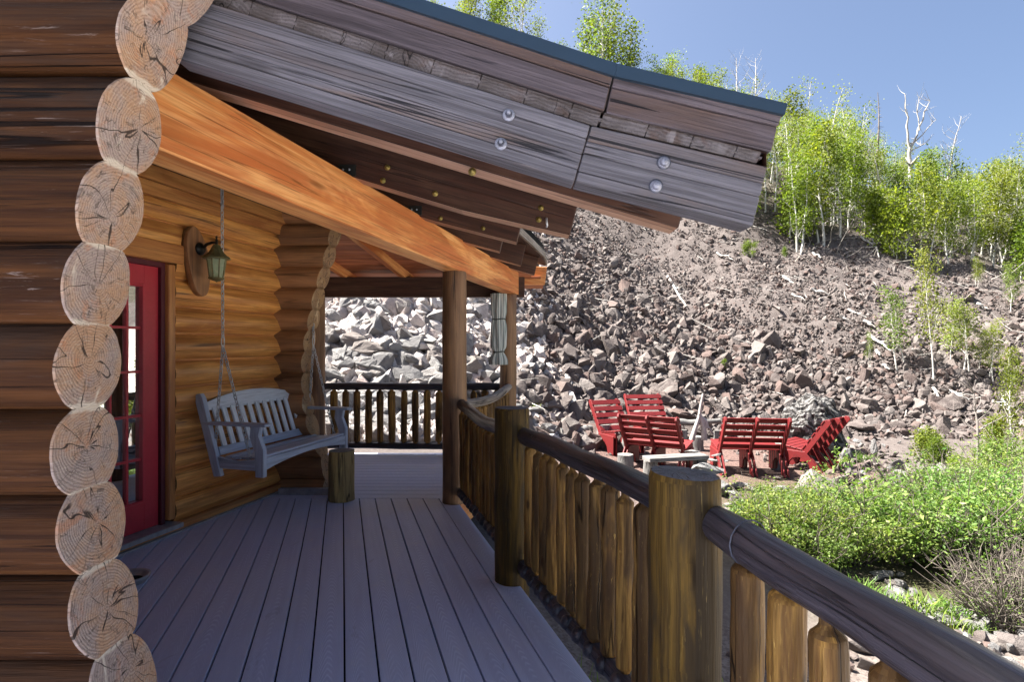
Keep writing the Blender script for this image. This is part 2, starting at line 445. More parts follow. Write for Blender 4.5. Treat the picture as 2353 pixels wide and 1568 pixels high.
M['leafshrub2'] = leafmat('shrub_leaf_yellow', (.09, .155, .028), (.155, .225, .04), (.29, .34, .11), .5)
M['grass'] = leafmat('grass_blade', (.08, .15, .02), (.13, .21, .03), (.22, .26, .07), .6, .3)
M['rock'] = rockmat('talus_rock', True)
M['rockobj'] = rockmat('talus_block', False)
M['rockpale'] = rockmat('sunlit_pale_talus', True, (.46, .43, .41), (.28, .25, .24), (.35, .28, .255), (.56, .54, .515))  # bright sun on the left slope put into the stone colour
M['palerock'] = rockmat('pale_border_stone', False, (.20, .195, .19), (.14, .135, .135), (.18, .155, .14), (.26, .255, .25))

def deckmat():
    g = G('composite_deck')
    v, rnd = g.uvr(0)
    a = g.n('Attribute', attribute_name='rnd', out=2)
    vv = g.vm('ADD', v, g.n('CombineXYZ', {0: g.math('MULTIPLY', a, 37), 2: g.math('MULTIPLY', a, 90)}))
    # cathedral arches embossed along each plank
    sx = g.n('SeparateXYZ', {0: vv}, None)
    yy = g.math('SUBTRACT', g.math('FRACT', g.n('SeparateXYZ', {0: v}, None).outputs[1]), .5)
    arch = g.math('ADD', g.math('MULTIPLY', sx.outputs[0], 1.0), g.math('MULTIPLY', g.math('MULTIPLY', yy, yy), 1.9))
    nz = g.noise(g.vm('MULTIPLY', vv, (2.0, 8.0, 1)), 1.0, 3, .5)
    ph = g.math('ADD', arch, g.math('MULTIPLY', nz, .05))
    w = g.math('SINE', g.math('MULTIPLY', ph, 120.0))
    w = g.math('POWER', g.math('MULTIPLY', g.math('ADD', w, 1.0), .5), 2.2)
    fade = g.noise(g.vm('MULTIPLY', vv, (1.3, 5.0, 1)), 1.0, 3, .5)
    fm = g.rng(fade, .35, .65)
    blot = g.noise(v, 2.2, 5, .65)
    col = g.mix(g.rng(blot, .3, .7), (.47, .51, .70), (.54, .58, .78))
    col = g.mix(g.math('MULTIPLY', w, g.math('MULTIPLY', fm, .95)), col, (.66, .72, .90))
    col = g.mix(g.math('MULTIPLY', a, .25), col, (.33, .38, .55))
    ob = g.n('TexCoord', out=3)
    wide = g.noise(ob, .75, 4, .6, .4)
    col = g.mix(g.math('MULTIPLY', g.rng(wide, .42, .66), .42), col, (.56, .57, .64))
    scuff = g.noise(g.vm('MULTIPLY', ob, (3.0, 1.2, 1)), 3.5, 6, .75, 1.2)
    col = g.mix(g.math('MULTIPLY', g.rng(scuff, .57, .68), .35), col, (.66, .66, .70))
    col = g.mix(g.math('MULTIPLY', g.rng(scuff, .40, .30), .35), col, (.27, .28, .36))
    sp = g.noise(v, 60, 4, .7)
    col = g.mix(g.rng(sp, .62, .8, 0, .5), col, (.30, .29, .30))
    h = g.math('MULTIPLY', w, fm)
    return g.bsdf(col, g.math('ADD', .42, g.math('MULTIPLY', blot, .2)), h, .35, .0025, .4)
M['deck'] = deckmat()

def clothmat():
    g = G('striped_canvas')
    uv = g.n('TexCoord', out=2)
    u = g.n('SeparateXYZ', {0: uv}, None).outputs[0]
    s = g.math('FRACT', g.math('MULTIPLY', u, 17.0))
    st = g.rng(s, .5, .56)
    col = g.mix(st, (.50, .52, .49), (.22, .255, .245))
    nz = g.noise(g.vm('MULTIPLY', uv, (60, 60, 1)), 4.0, 2)
    return g.bsdf(col, .9, nz, .2, .003, .1)
M['cloth'] = clothmat()

def groundmat():
    g = G('scree_ground')
    p = g.n('TexCoord', out=3)
    z = g.n('Attribute', attribute_name='zone', out=0)
    sp = g.n('SeparateColor', {0: z}, None)
    n1 = g.noise(p, 2.0, 8, .7); n2 = g.noise(p, 22.0, 6, .7); n3 = g.noise(p, .35, 4, .6)
    vor = g.n('TexVoronoi', {'Vector': p, 'Scale': 9.0}, 0)
    vcol = g.n('TexVoronoi', {'Vector': p, 'Scale': 34.0}, 1)
    vsep = g.n('SeparateColor', {0: vcol}, None).outputs[0]
    scree = g.mix(g.rng(n1, .3, .7), (.128, .110, .103), (.082, .068, .064))
    scree = g.mix(g.rng(n2, .5, .7, 0, .6), scree, (.175, .156, .147))
    gravel = g.mix(g.rng(vsep, .1, .9), (.15, .098, .084), (.08, .052, .046))
    gravel = g.mix(g.rng(n2, .5, .75, 0, .5), gravel, (.20, .165, .148))
    soil = g.mix(g.rng(n2, .3, .7), (.045, .038, .026), (.07, .07, .028))
    pale = g.mix(g.rng(vsep, .1, .9), (.19, .162, .145), (.11, .088, .078))
    pale = g.mix(g.rng(n2, .5, .75, 0, .5), pale, (.26, .23, .21))
    col = g.mix(sp.outputs[0], scree, gravel)
    col = g.mix(sp.outputs[1], col, soil)
    col = g.mix(sp.outputs[2], col, pale)
    bounce_ground = g.mix(g.rng(n2, .3, .7), (.64, .61, .57), (.46, .43, .40))  # pale ground added out of view to bounce light under the roof
    col = g.mix(g.n('Attribute', attribute_name='bounce_ground', out=2), col, bounce_ground)
    h = g.math('ADD', g.math('MULTIPLY', n2, .7), g.math('MULTIPLY', vsep, .5))
    return g.bsdf(col, .92, h, .9, .03, .15)
M['ground'] = groundmat()

def glassmat():
    g = G('door_glass')
    n = g.noise(g.n('TexCoord', out=3), 2.5, 2)
    b = g.n('Bump', {'Strength': .05, 'Distance': .01, 'Height': n})
    d = g.n('BsdfDiffuse', {'Color': (.012, .013, .014, 1)}, None)
    gl = g.n('BsdfGlossy', {'Color': (.92, .95, .95, 1), 'Roughness': .01, 'Normal': b}, None)
    mx = g.n('MixShader', {0: .62, 1: d.outputs[0], 2: gl.outputs[0]}, None)
    g.t.links.new(mx.outputs[0], g.out.inputs[0])
    return g.m
M['glass'] = glassmat()

def frostmat():
    g = G('seeded_lamp_glass')
    n = g.noise(g.n('TexCoord', out=3), 40, 3)
    col = g.mix(g.rng(n, .4, .7), (.62, .78, .55), (.8, .86, .66))
    d = g.n('BsdfPrincipled', {'Base Color': col, 'Roughness': .2, 'Specular IOR Level': .6}, None)
    t = g.n('BsdfTranslucent', {'Color': col}, None)
    mx = g.n('MixShader', {0: .6, 1: d.outputs[0], 2: t.outputs[0]}, None)
    tr = g.n('BsdfTransparent', {'Color': (.92, .97, .86, 1)}, None)
    m2 = g.n('MixShader', {0: .25, 1: mx.outputs[0], 2: tr.outputs[0]}, None)
    g.t.links.new(m2.outputs[0], g.out.inputs[0])
    return g.m
M['frost'] = frostmat()
M['bulb'] = plain('unlit_white_bulb', (.75, .76, .70), .3, 0, .4, .02, 20)
# ------------------------------------------------------------------ near log wall (its log ends face the porch)
random.seed(11)
X1, Y1, Z1 = Vector((1, 0, 0)), Vector((0, 1, 0)), Vector((0, 0, 1))
WY = 1.519
wall_a = thing('log_wall', (-1.4, WY, 0), 'dark brown log wall in front with a curved stack of pale weathered log ends', 'log wall')
ends = {-60 - 150: 500, -60: 432, 90: 345, 295: 303, 480: 260, 655: 225, 840: 205, 1035: 200, 1210: 210, 1395: 245, 1570: 290, 1757: 350, 1940: 420}
ys = sorted(ends)
cent = [(CAMZ - (y - CY) / FV * WY, (ends[y] - CX) / FV * WY, random.uniform(.123, .128)) for y in ys]
def xcut(z):
    zs_ = [c[0] for c in cent][::-1]; xs_ = [c[1] for c in cent][::-1]
    f = lambda q: float(np.interp(q, zs_, xs_))
    return .25 * f(z - .06) + .5 * f(z) + .25 * f(z + .06)
for i, (zc, xe, r) in enumerate(cent):
    dy = random.uniform(-.006, .006)
    lower = cent[i + 1] if i + 1 < len(cent) else None
    n = 56
    prof = []
    for k in range(n):
        a = 2 * math.pi * k / n
        rr = r * (1 + .03 * mnoise.noise(Vector((math.cos(a) * 1.6 + i * 5, math.sin(a) * 1.6, 0))) + .012 * mnoise.noise(Vector((math.cos(a) * 7 + i * 5, math.sin(a) * 7, 3))))
        y = dy + math.cos(a) * rr * .97; z = math.sin(a) * rr
        if lower:                                   # scribed over the log below
            hb = -(zc - lower[0]) / 2 - .002
            if z < 0: z = max(z, hb - 1.2 * y * y + .004)
        if i:
            ht = (cent[i - 1][0] - zc) / 2 + .003
            if z > 0: z = min(z, ht - 1.2 * y * y + .004)
        prof.append((y, z))
    xs = [xe - .004, xe - .05, xe - .12, xe - .25, xe - .5, xe - .9, xe - 1.6, xe - 3.2]
    verts = []; 
    for j, x in enumerate(xs):
        for k, (y, z) in enumerate(prof):
            f = 1 + (.018 * mnoise.noise(Vector((x * 2.0, y * 9 + i * 3, z * 9))) if j else 0)
            verts.append((x + (xcut(zc + z) - xe) * max(0, 1 - j / 4), WY + y * f, zc + z * f))
    faces = []; uvs = []
    for j in range(len(xs) - 1):
        for k in range(n):
            k2 = (k + 1) % n
            faces.append([j * n + k2, j * n + k, (j + 1) * n + k, (j + 1) * n + k2])
            ua, ub = xe - xs[j], xe - xs[j + 1]
            va, vb = k / n * .76, (k + 1) / n * .76
            uvs.append([(ua, vb), (ua, va), (ub, va), (ub, vb)])
    mb = MB(); mb.add(verts, faces, uvs, 0, random.random(), True)
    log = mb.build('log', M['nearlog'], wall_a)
    # the sawn end: a slightly domed and chamfered disc
    me = MB(); vs = []; 
    for (s, dx) in ((1.0, -.0045), (.985, .001), (.6, .0025), (.25, .0025)):
        for (y, z) in prof: vs.append((xcut(zc + z * s) + dx, WY + dy + (y - dy) * s, zc + z * s))
    vs.append((xcut(zc) + .0025, WY + dy, zc))
    fs = []; us = []
    for j in range(3):
        for k in range(n):
            k2 = (k + 1) % n
            fs.append([j * n + k, j * n + k2, (j + 1) * n + k2, (j + 1) * n + k])
    for k in range(n): fs.append([3 * n + k, 3 * n + (k + 1) % n, 4 * n])
    us = [[(vs[q][1] - WY - dy, vs[q][2] - zc) for q in f] for f in fs]
    me.add(vs, fs, us, 0, random.random(), False)
    me.build('log_end', M['endlog'], log)

# unseen upper wall, added and shaped to keep sun off the railing
mb = MB(); vs = []; fs = []; us = []
nz = 0; rowsz = []
z = cent[0][0] + .12; k = 0
zs = []
while z < 5.3:
    for q in range(6):
        zs.append((z + .215 * q / 6, WY - .06 - .06 * math.sin(math.pi * (q + .5) / 6)))
    z += .215
for (zz_, yy_) in zs:
    xr = -.80 + min(.9, (zz_ - 2.5) * .9) - max(0, zz_ - 4.4) * 1.05
    yb_ = WY + .12 if zz_ < 2.95 else 5.2  # upper part deepened to stop sun slipping over the roof
    vs += [(-9.5, yy_, zz_), (xr if zz_ < 2.95 else min(xr, -.95), yy_, zz_), (xr if zz_ < 2.95 else min(xr, -.95), yb_, zz_), (-9.5, yb_, zz_)]
for i in range(len(zs) - 1):
    for j in range(4):
        a, b = i * 4 + j, i * 4 + (j + 1) % 4
        fs.append([a, b, b + 4, a + 4]); us.append([(vs[t][0], vs[t][2]) for t in (a, b, b + 4, a + 4)])
n_ = len(zs) * 4
fs.append([0, 3, 2, 1]); us.append([(vs[t][0], vs[t][1]) for t in (0, 3, 2, 1)])
mb.add(vs, fs, us); mb.build('sun_block_wall', M['nearlog'], wall_a)
# ------------------------------------------------------------------ door wall
WC = Vector((-2.37, 5.717, 0)); WT = Vector((-.2305, -.97307, 0)).normalized(); WN = Vector((.97307, -.2305, 0)).normalized()
def wpt(s, n, z): return WC + WT * s + WN * n + Vector((0, 0, z))
def wsz(px, py, n=0.0):
    u = (px - CX) / FV
    a = WC + WN * n                       # a + s t = lam (u, 1)
    det = WT.x * -1 - (-u) * WT.y
    s = ((-a.x) * -1 - (-u) * (-a.y)) / det
    lam = a.y + s * WT.y
    return s, CAMZ - (py - CY) / FV * lam

wall_b = thing('log_wall', wpt(2, 0, 0), 'honey orange log wall around the red door under the porch', 'log wall')
door_s0 = 1.295
door_s1 = 2.33
zc0 = 1.457 - 6 * .2165
rl = .1215
def halflog(mb, s0, s1, z, r, cap_mi=1, seed=0):
    m = max(3, int(abs(s1 - s0) / .18))
    pts = [wpt(s0 + (s1 - s0) * t / m, -.105 + .006 * mnoise.noise(Vector((t * .4, seed, 0))), z + .004 * mnoise.noise(Vector((t * .4, seed, 5)))) for t in range(m + 1)]
    rr = [r * (1 + .025 * mnoise.noise(Vector((t * .35, seed, 2)))) for t in range(m + 1)]
    tube(mb, pts, rr, 28, cap0=cap_mi, cap1=cap_mi, seed=seed, bump=.0025, bfreq=5)
for k in range(12):
    z = zc0 + k * .2165
    r = rl + random.uniform(-.003, .004)
    if z < 2.2:
        spans = [(-.22, door_s0 - .03), (door_s1 + .03, 5.2)]
    else:
        spans = [(-.22, 5.2)]
    for a, b in spans:
        mb = MB(); halflog(mb, a, b, z, r, 1, k * 3.1 + a)
        mb.build('log', [M['walllog'], M['wallend']], wall_b)
    if k < 11:                                  # caulk bead in the seam
        for a, b in spans:
            mb = MB(); tube(mb, [wpt(a, -.042, z + .108), wpt(b, -.042, z + .108)], .012, 6)
            mb.build('chinking', M['board'], wall_b)
for (z0, z1, nn) in ((2.585, 2.70, .035), (2.70, 2.83, .05), (2.83, 3.0, .035)):
    mb = MB(); box(mb, wpt(2.4, nn - .1, (z0 + z1) / 2), WT, WN, Z1, 2.62, .1, (z1 - z0) / 2 - .002)
    mb.build('frieze_board', M['board'], wall_b, bevel=.006)
mb = MB(); box(mb, wpt(2.46, .005, .035), WT, WN, Z1, 2.62, .03, .034); mb.build('sill_board', M['board'], wall_b, bevel=.005)
mb = MB(); box(mb, wpt(2.46, .05, .006), WT, WN, Z1, 2.6, .02, .006); mb.build('flashing_strip', M['trimw'], wall_b)

# door with casing, jamb, panes
dn = -.075
door_z0, door_z1 = .078, 2.07
mb = MB()
box(mb, wpt(door_s0 - .0, -.045, 1.10), Z1, WN, WT, 1.0, .055, .032); mb.build('door_casing', M['board'], wall_b, bevel=.006)
mb = MB(); box(mb, wpt(door_s1 + .03, -.045, 1.10), Z1, WN, WT, 1.0, .055, .032); mb.build('door_casing', M['board'], wall_b, bevel=.006)
mb = MB(); box(mb, wpt((door_s0 + door_s1) / 2, -.03, 2.185), WT, WN, Z1, (door_s1 - door_s0) / 2 + .09, .07, .075); mb.build('door_header', M['board'], wall_b, bevel=.008)
mb = MB()
for s in (door_s0 + .051, door_s1 - .02): box(mb, wpt(s, -.075, 1.09), Z1, WN, WT, 1.02, .05, .0185)
box(mb, wpt((door_s0 + door_s1) / 2, -.0755, 2.09), WT, WN, Z1, (door_s1 - door_s0) / 2 - .062, .049, .02)
mb.build('door_jamb', M['doordark'], wall_b, bevel=.003)
mb = MB(); box(mb, wpt((door_s0 + door_s1) / 2, -.005, .056), WT, WN, Z1, (door_s1 - door_s0) / 2 + .04, .085, .018); mb.build('threshold', M['trimw'], wall_b, bevel=.004)
mb = MB()
ds0, ds1 = door_s0 + .07, door_s1 - .04
st = .128
gs0, gs1, gz0, gz1 = ds0 + st, ds1 - st, .285, 1.925
fr = .022
def dbox(mb, s0, s1, z0, z1, n=dn, h=fr):
    if abs(s1 - s0) > abs(z1 - z0): box(mb, wpt((s0 + s1) / 2, n, (z0 + z1) / 2), WT, WN, Z1, abs(s1 - s0) / 2, h, abs(z1 - z0) / 2)
    else: box(mb, wpt((s0 + s1) / 2, n, (z0 + z1) / 2), Z1, WN, WT, abs(z1 - z0) / 2, h, abs(s1 - s0) / 2)
dbox(mb, ds0, gs0, door_z0, door_z1); dbox(mb, gs1, ds1, door_z0, door_z1)
dbox(mb, gs0, gs1, door_z0, gz0); dbox(mb, gs0, gs1, gz1, door_z1)
door = mb.build('door', M['doorred'], wall_b, bevel=.003)
mb = MB()
e = .02
dbox(mb, gs0, gs0 + e, gz0, gz1, dn + .004, fr + .006); dbox(mb, gs1 - e, gs1, gz0, gz1, dn + .004, fr + .006)
dbox(mb, gs0 + e, gs1 - e, gz0, gz0 + e, dn + .004, fr + .006); dbox(mb, gs0 + e, gs1 - e, gz1 - e, gz1, dn + .004, fr + .006)
mb.build('glazing_bead', M['doorred'], door, bevel=.004)
mb = MB()
gw = (gs1 - gs0)
for j in range(1, 5): dbox(mb, gs0 + gw * j / 5 - .008, gs0 + gw * j / 5 + .008, gz0 + e, gz1 - e, dn, .013)
for j in range(1, 5):
    zz = gz0 + (gz1 - gz0) * j / 5
    for q in range(5): dbox(mb, gs0 + e + .001 + (gw * q / 5 - (0 if q == 0 else e - .008)), gs0 + gw * (q + 1) / 5 - (.009 if q < 4 else e + .001), zz - .009, zz + .009, dn + .0005, .0125)
mb.build('muntin', M['doorred'], door)
mb = MB(); box(mb, wpt((gs0 + gs1) / 2, dn - .008, (gz0 + gz1) / 2), Z1, WN, WT, (gz1 - gz0) / 2 - .005, .003, gw / 2 - .005)
mb.build('glass_pane', M['glass'], door)
mb = MB()
lathe(mb, wpt(ds1 - .06, dn + fr, 1.0), [(0, .06), (.022, .058), (.028, .045), (.02, .03), (.012, .02), (.012, 0), (.03, 0)], 16, WN)
mb.build('door_knob', M['bolt'], door)
mb = MB(); box(mb, wpt(1.9, -.2, 1.1), WT, WN, Z1, .7, .01, 1.05); mb.build('dark_room_sheet', M['dark'], wall_b)  # dark sheet behind the glass for the unlit room

# ------------------------------------------------------------------ return wall at the back
wall_c = thing('log_wall', (-2.2, 5.75, 0), 'shaded brown return wall behind the swing with a wavy edge of log ends', 'log wall')
bx = [816, 803, 787, 773, 762, 751, 745, 745, 747, 758, 780, 800]
by0 = 584.5
RY = 5.73
_zz = [1.457 - (by0 - 866 + 53.45 * (k - 3)) / 1420 * 5.75 for k in range(-1, 17)][::-1]
_xx = [((bx[max(0, min(k - 3, len(bx) - 1))] + (18 * (3 - k) if k < 3 else 0)) - 1278.5) / 1420 * 5.69 + .03 for k in range(-1, 17)][::-1]
def xb_(z): return .3 * float(np.interp(z - .06, _zz, _xx)) + .4 * float(np.interp(z, _zz, _xx)) + .3 * float(np.interp(z + .06, _zz, _xx))
for k in range(16):
    z = 1.457 - (by0 - 866 + 53.45 * (k - 3)) / 1420 * 5.75
    if z < -.12: break
    kx = bx[max(0, min(k - 3, len(bx) - 1))] + (18 * (3 - k) if k < 3 else 0)
    xe = (kx - 1278.5) / 1420 * 5.69 + .03
    r = .127 + random.uniform(-.003, .003)
    mb = MB()
    n = 28; verts = []; fs = []; us = []
    xs = [xe, xe - .04, xe - .3, xe - .7]
    for j, x in enumerate(xs):
        for q in range(n):
            a = 2 * math.pi * q / n
            rr = r * (1 + .03 * mnoise.noise(Vector((math.cos(a) * 2 + k * 5, math.sin(a) * 2, x))))
            sh = (xb_(z + math.sin(a) * rr) - xe) if j < 2 else 0
            skew = (math.cos(a) * rr * .14 + sh) if j == 0 else (math.cos(a) * rr * .14 + sh * .8 if j == 1 else 0)
            verts.append((x + skew + .0, RY + .12 + math.cos(a) * rr, z + math.sin(a) * rr))
    for j in range(3):
        for q in range(n):
            q2 = (q + 1) % n
            fs.append([j * n + q2, j * n + q, (j + 1) * n + q, (j + 1) * n + q2])
            us.append([(-xs[j], q2 / n * .76), (-xs[j], q / n * .76), (-xs[j + 1], q / n * .76), (-xs[j + 1], q2 / n * .76)])
    mb.add(verts, fs, us, 0, random.random(), True)
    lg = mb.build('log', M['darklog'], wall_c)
    me = MB(); vv = verts[:n] + [(xe, RY + .12, z)]
    me.add(vv, [[q, (q + 1) % n, n] for q in range(n)], [[(vv[i][1] - RY - .12, vv[i][2] - z) for i in (q, (q + 1) % n, n)] for q in range(n)], 0, random.random())
    me.build('log_end', M['wallend2'], lg)
mb = MB(); box(mb, (-2.92, 6.72, 1.4), Y1, X1, Z1, .82, .1, 1.42); mb.build('shade_wall', M['darklog'], wall_c)  # unseen side wall, added to keep sun off the far deck
mb = MB(); box(mb, (-1.93, 5.60, .03), X1, Y1, Z1, .36, .03, .03); mb.build('base_flashing', M['trimw'], wall_c)

# ------------------------------------------------------------------ deck
def clip(poly, f):
    out = []
    for i in range(len(poly)):
        a, b = poly[i], poly[(i + 1) % len(poly)]
        fa, fb = f(a), f(b)
        if fa >= 0: out.append(a)
        if (fa >= 0) != (fb >= 0):
            t = fa / (fa - fb); out.append((a[0] + (b[0] - a[0]) * t, a[1] + (b[1] - a[1]) * t))
    return out
BD = Vector((-.2989, 1, 0)).normalized(); BP = Vector((BD.y, -BD.x, 0))
E0 = Vector((-.492, 5.239, 0)).dot(BP)
mb = MB()
def plank(mb, poly, along, w0, w1, across, ztop=0.0, th=.026):
    if len(poly) < 3: return
    rn = random.random()
    n = len(poly)
    vs = [(x, y, ztop) for x, y in poly] + [(x, y, ztop - th) for x, y in poly]
    def uv(p): return ((p[0] * along.x + p[1] * along.y), (p[0] * across.x + p[1] * across.y - w0) / (w1 - w0) * .98 + .01)
    A = sum(poly[i][0] * poly[(i + 1) % n][1] - poly[(i + 1) % n][0] * poly[i][1] for i in range(n))
    top = list(range(n)) if A > 0 else list(range(n))[::-1]
    fs = [top, [i + n for i in top[::-1]]]
    for q in range(n):
        a, b = top[q], top[(q + 1) % n]
        fs.append([a, a + n, b + n, b])
    mb.add(vs, fs, [[uv(vs[i]) for i in f] for f in fs], 0, rn)
def wallside(p): return (Vector((p[0], p[1], 0)) - WC).dot(WN) + .02
for k in range(34):
    w1 = E0 - .146 * k; w0 = w1 - .1375
    if k == 0: w1 += .01
    c = [(BP.x * w + BD.x * l, BP.y * w + BD.y * l) for w, l in ((w0, -3), (w1, -3), (w1, 9), (w0, 9))]
    c = clip(c, lambda p: 5.452 - p[1])
    c = clip(c, lambda p: p[1] + 2.2)
    c = clip(c, wallside)
    plank(mb, c, BD, w0, w1, BP)
def edge2(p): return -(p[0] - (-.50 + .2369 * (p[1] - 5.32)))
for k in range(16):
    y0 = 5.458 + .146 * k
    if y0 > 7.72: break
    c = [(-3.6, y0), (.6, y0), (.6, y0 + .14), (-3.6, y0 + .14)]
    c = clip(c, edge2)
    plank(mb, c, X1, y0, y0 + .14, Y1)
deck = mb.build('deck', M['deck'], None, bevel=.004, bseg=2)
tag(deck, 'blue grey composite plank porch floor', 'deck', kind='structure')
# rim boards, and a dark sheet below for the shade in the gaps
mb = MB()
def onedge(y, o=0.0): return Vector((-.492 - .2989 * (y - 5.239), y, 0)) + BP * o
beam(mb, onedge(-2.2, -.002) + Vector((0, 0, -.15)), onedge(5.36, -.002) + Vector((0, 0, -.15)), .038, .235)
a = Vector((-.50, 5.36, -.15)); b = Vector((.045, 7.70, -.15))
beam(mb, a, b, .038, .235)
beam(mb, b + Vector((-.02, -.02, 0)), Vector((-3.4, 7.68, -.15)), .038, .235)
rim = mb.build('deck_rim', M['board'], None, bevel=.003); tag(rim, 'wooden rim board along the porch edge', 'rim board', kind='structure')
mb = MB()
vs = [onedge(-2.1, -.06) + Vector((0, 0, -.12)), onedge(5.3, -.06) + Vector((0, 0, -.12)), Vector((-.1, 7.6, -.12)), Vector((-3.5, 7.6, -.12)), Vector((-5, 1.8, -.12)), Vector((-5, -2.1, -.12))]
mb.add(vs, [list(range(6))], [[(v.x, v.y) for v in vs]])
j = mb.build('deck_gap_shade', M['soil']); tag(j, 'dark sheet standing in for shade below the porch planks', 'shade_sheet', kind='structure')

# ------------------------------------------------------------------ porch roof: beam, rafters, verge, decking
roof = thing('porch_roof', (-.6, 3.5, 2.4), 'overhanging timber porch roof with bolted weathered verge boards and slate metal edge', 'porch roof')
def bxo(Y): return -1.715 + .2369 * Y               # outer face of the big beam
BZ0, BZ1 = 2.155, 2.455
mb = MB()
d = Vector((.2369, 1, 0)).normalized(); sd = Vector((d.y, -d.x, 0))
p0 = Vector((bxo(1.45), 1.45, (BZ0 + BZ1) / 2)) - sd * .085; p1 = Vector((bxo(7.62), 7.62, (BZ0 + BZ1) / 2)) - sd * .085
beam(mb, p0, p1, .17, BZ1 - BZ0, rn=.5)
gb = mb.build('main_beam', M['beam'], roof, bevel=.007)
# inner purlin that the swing hangs from
mb = MB(); beam(mb, Vector((-2.35, 4.6, 2.83)) - d * 3, Vector((-2.35, 4.6, 2.83)) + d * 1.6, .09, .18); mb.build('ceiling_joist', M['rafter'], roof, bevel=.005)
mb = MB(); beam(mb, (-2.75, 7.72, 2.261), (.17, 7.72, 2.261), .14, .27, rn=.4); mb.build('far_beam', M['rafter'], roof, bevel=.006)
# rafters: near face depth, inner x, kink x, end x, end z
RT = .13; RH = .22
raf = [(2.34, .686, 1.945, 2.145 + .001, .0025), (3.32, .340, 2.109, 2.44, -.928), (4.29, .037, 2.247, 2.44, -.699), (5.31, -.114, 2.348, 2.44, -.457), (6.21, .097, 2.346, 2.44, -.244), (7.08, .28, 2.351, 2.44, -.038)]
tops = []
for i, (Yk, xe, ze, zb, xb) in enumerate(raf):
    xk = .1886 - .2989 * (Yk - 1.7)
    if i == 0: zk = zb + (xb - xk) * .304
    elif xk > xb: zk = zb - (xk - xb) * .29
    else: xk = xb - .05; zk = zb + .012
    xin = {4: -1.65, 5: -.6}.get(i, -2.75)
    zin = zk + (xk - xin) * .304
    sl = (zk - ze) / max(xe - xk, .05)
    ct = .07
    low = [Vector((xin, Yk, zin)), Vector((xk, Yk, zk)), Vector((xe, Yk, ze))]
    up = [Vector((xe + ct * .75, Yk, ze + RH)), Vector((xk + .05, Yk, zk + RH + .005)), Vector((xin, Yk, zin + RH))]
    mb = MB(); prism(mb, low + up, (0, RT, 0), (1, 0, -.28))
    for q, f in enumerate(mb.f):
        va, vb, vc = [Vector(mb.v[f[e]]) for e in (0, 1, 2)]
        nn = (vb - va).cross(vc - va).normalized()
        if nn.z < -.7: mb.mi[q] = 1  # faces turned down take the bounce-lit colour
    rf = mb.build('rafter', [M['rafter'], M['rafterbounce']], roof, bevel=.004)
    tops.append((Yk, Vector((-4.6, Yk, zk + (xk + 4.6) * .304 + RH)), up[1], up[0]))
    bl = {0: [(1085, 395)], 1: [(880, 415), (1000, 445), (1238, 505), (890, 385), (1243, 478)], 2: [(1012, 502), (1110, 525)]}.get(i, [])
    for (px, py) in bl:
        c = P(px, py, Yk)
        mb = MB(); lathe(mb, c, [(0, .018), (.006, .017), (.009, .013), (.0095, .005), (.016, .0045), (.017, 0)], 14, (0, -1, 0))
        mb.build('bolt', M['brass'], rf)
# hanging hook beside the bolts
mb = MB(); c = P(1255, 503, 3.30)
tube(mb, [c + Vector((0, .02, 0)), c + Vector((0, -.02, -.002)), c + Vector((0, -.035, -.02)), c + Vector((.004, -.03, -.045)), c + Vector((.002, -.015, -.05))], .006, 8)
mb.build('hook', M['chain'], roof)
# metal tie plates where rafters sit on the beam
for (Yk, xb) in ((3.32, -.93), (4.29, -.70)):
    mb = MB(); box(mb, (xb - .03, Yk - .003, 2.485), X1, Y1, Z1, .05, .003, .035); pl = mb.build('tie_plate', M['black'], roof)
    mb = MB()
    for q in (-.025, .012): lathe(mb, (xb - .03 + q, Yk - .006, 2.49), [(0, .006), (.006, .005), (.007, 0)], 10, (0, -1, 0))
    mb.build('nail_head', M['bolt'], pl)

# roof decking above the rafters (two pitches), beyond the last rafter a hip falls to the far eave
VY = 1.70
def V2(px, py, y=VY): return PP(px, py, y)
Lp = V2(440, -22); Kp = V2(1476, 312.5); Ep = V2(1918, 416)
rows = [(VY + .01, Lp + (Lp - Kp).normalized() * 3.2, Kp, Ep)] + tops
rows = [(y, a, Vector((k.x, y, k.z)), Vector((e.x + (.06 if i else .0), y, e.z - (.015 if i else 0)))) for i, (y, a, k, e) in enumerate(rows)]
rows.append((7.9, Vector((-4.6, 7.9, rows[-1][1].z + .06)), Vector((.08, 7.9, 2.69)), Vector((.47, 7.9, 2.575))))
def hipz(y, z): return min(z, 2.43 + .31 * (7.86 - y) + RH)
mb = MB(); T = .045
grid = []
for (y, a, k, e) in rows:
    line = [a + (k - a) * t / 8 for t in range(8)] + [k, k + (e - k) * .5, e]
    grid.append([Vector((p.x, y if p is not a else y, p.z)) for p in line])
vs = []; nc = len(grid[0])
for rr in grid:
    for p in rr: vs.append(Vector((p.x, rr[0].y, hipz(rr[0].y, p.z) if rr[0].y > 5.5 else p.z)))
nb = len(vs)
vs += [v + Vector((0, 0, T)) for v in vs]
fs = []
for i in range(len(grid) - 1):
    for j in range(nc - 1):
        a = i * nc + j
        fs.append([a, a + nc, a + nc + 1, a + 1]); fs.append([nb + a, nb + a + 1, nb + a + nc + 1, nb + a + nc])
    a = i * nc + nc - 1
    fs.append([a, a + nc, nb + a + nc, nb + a])
mb.add(vs, fs, [[(vs[i].y, vs[i].x) for i in f] for f in fs], 0, .5)
mb.build('roof_decking', M['rafter'], roof)  # dark colour carries the shade between the rafters
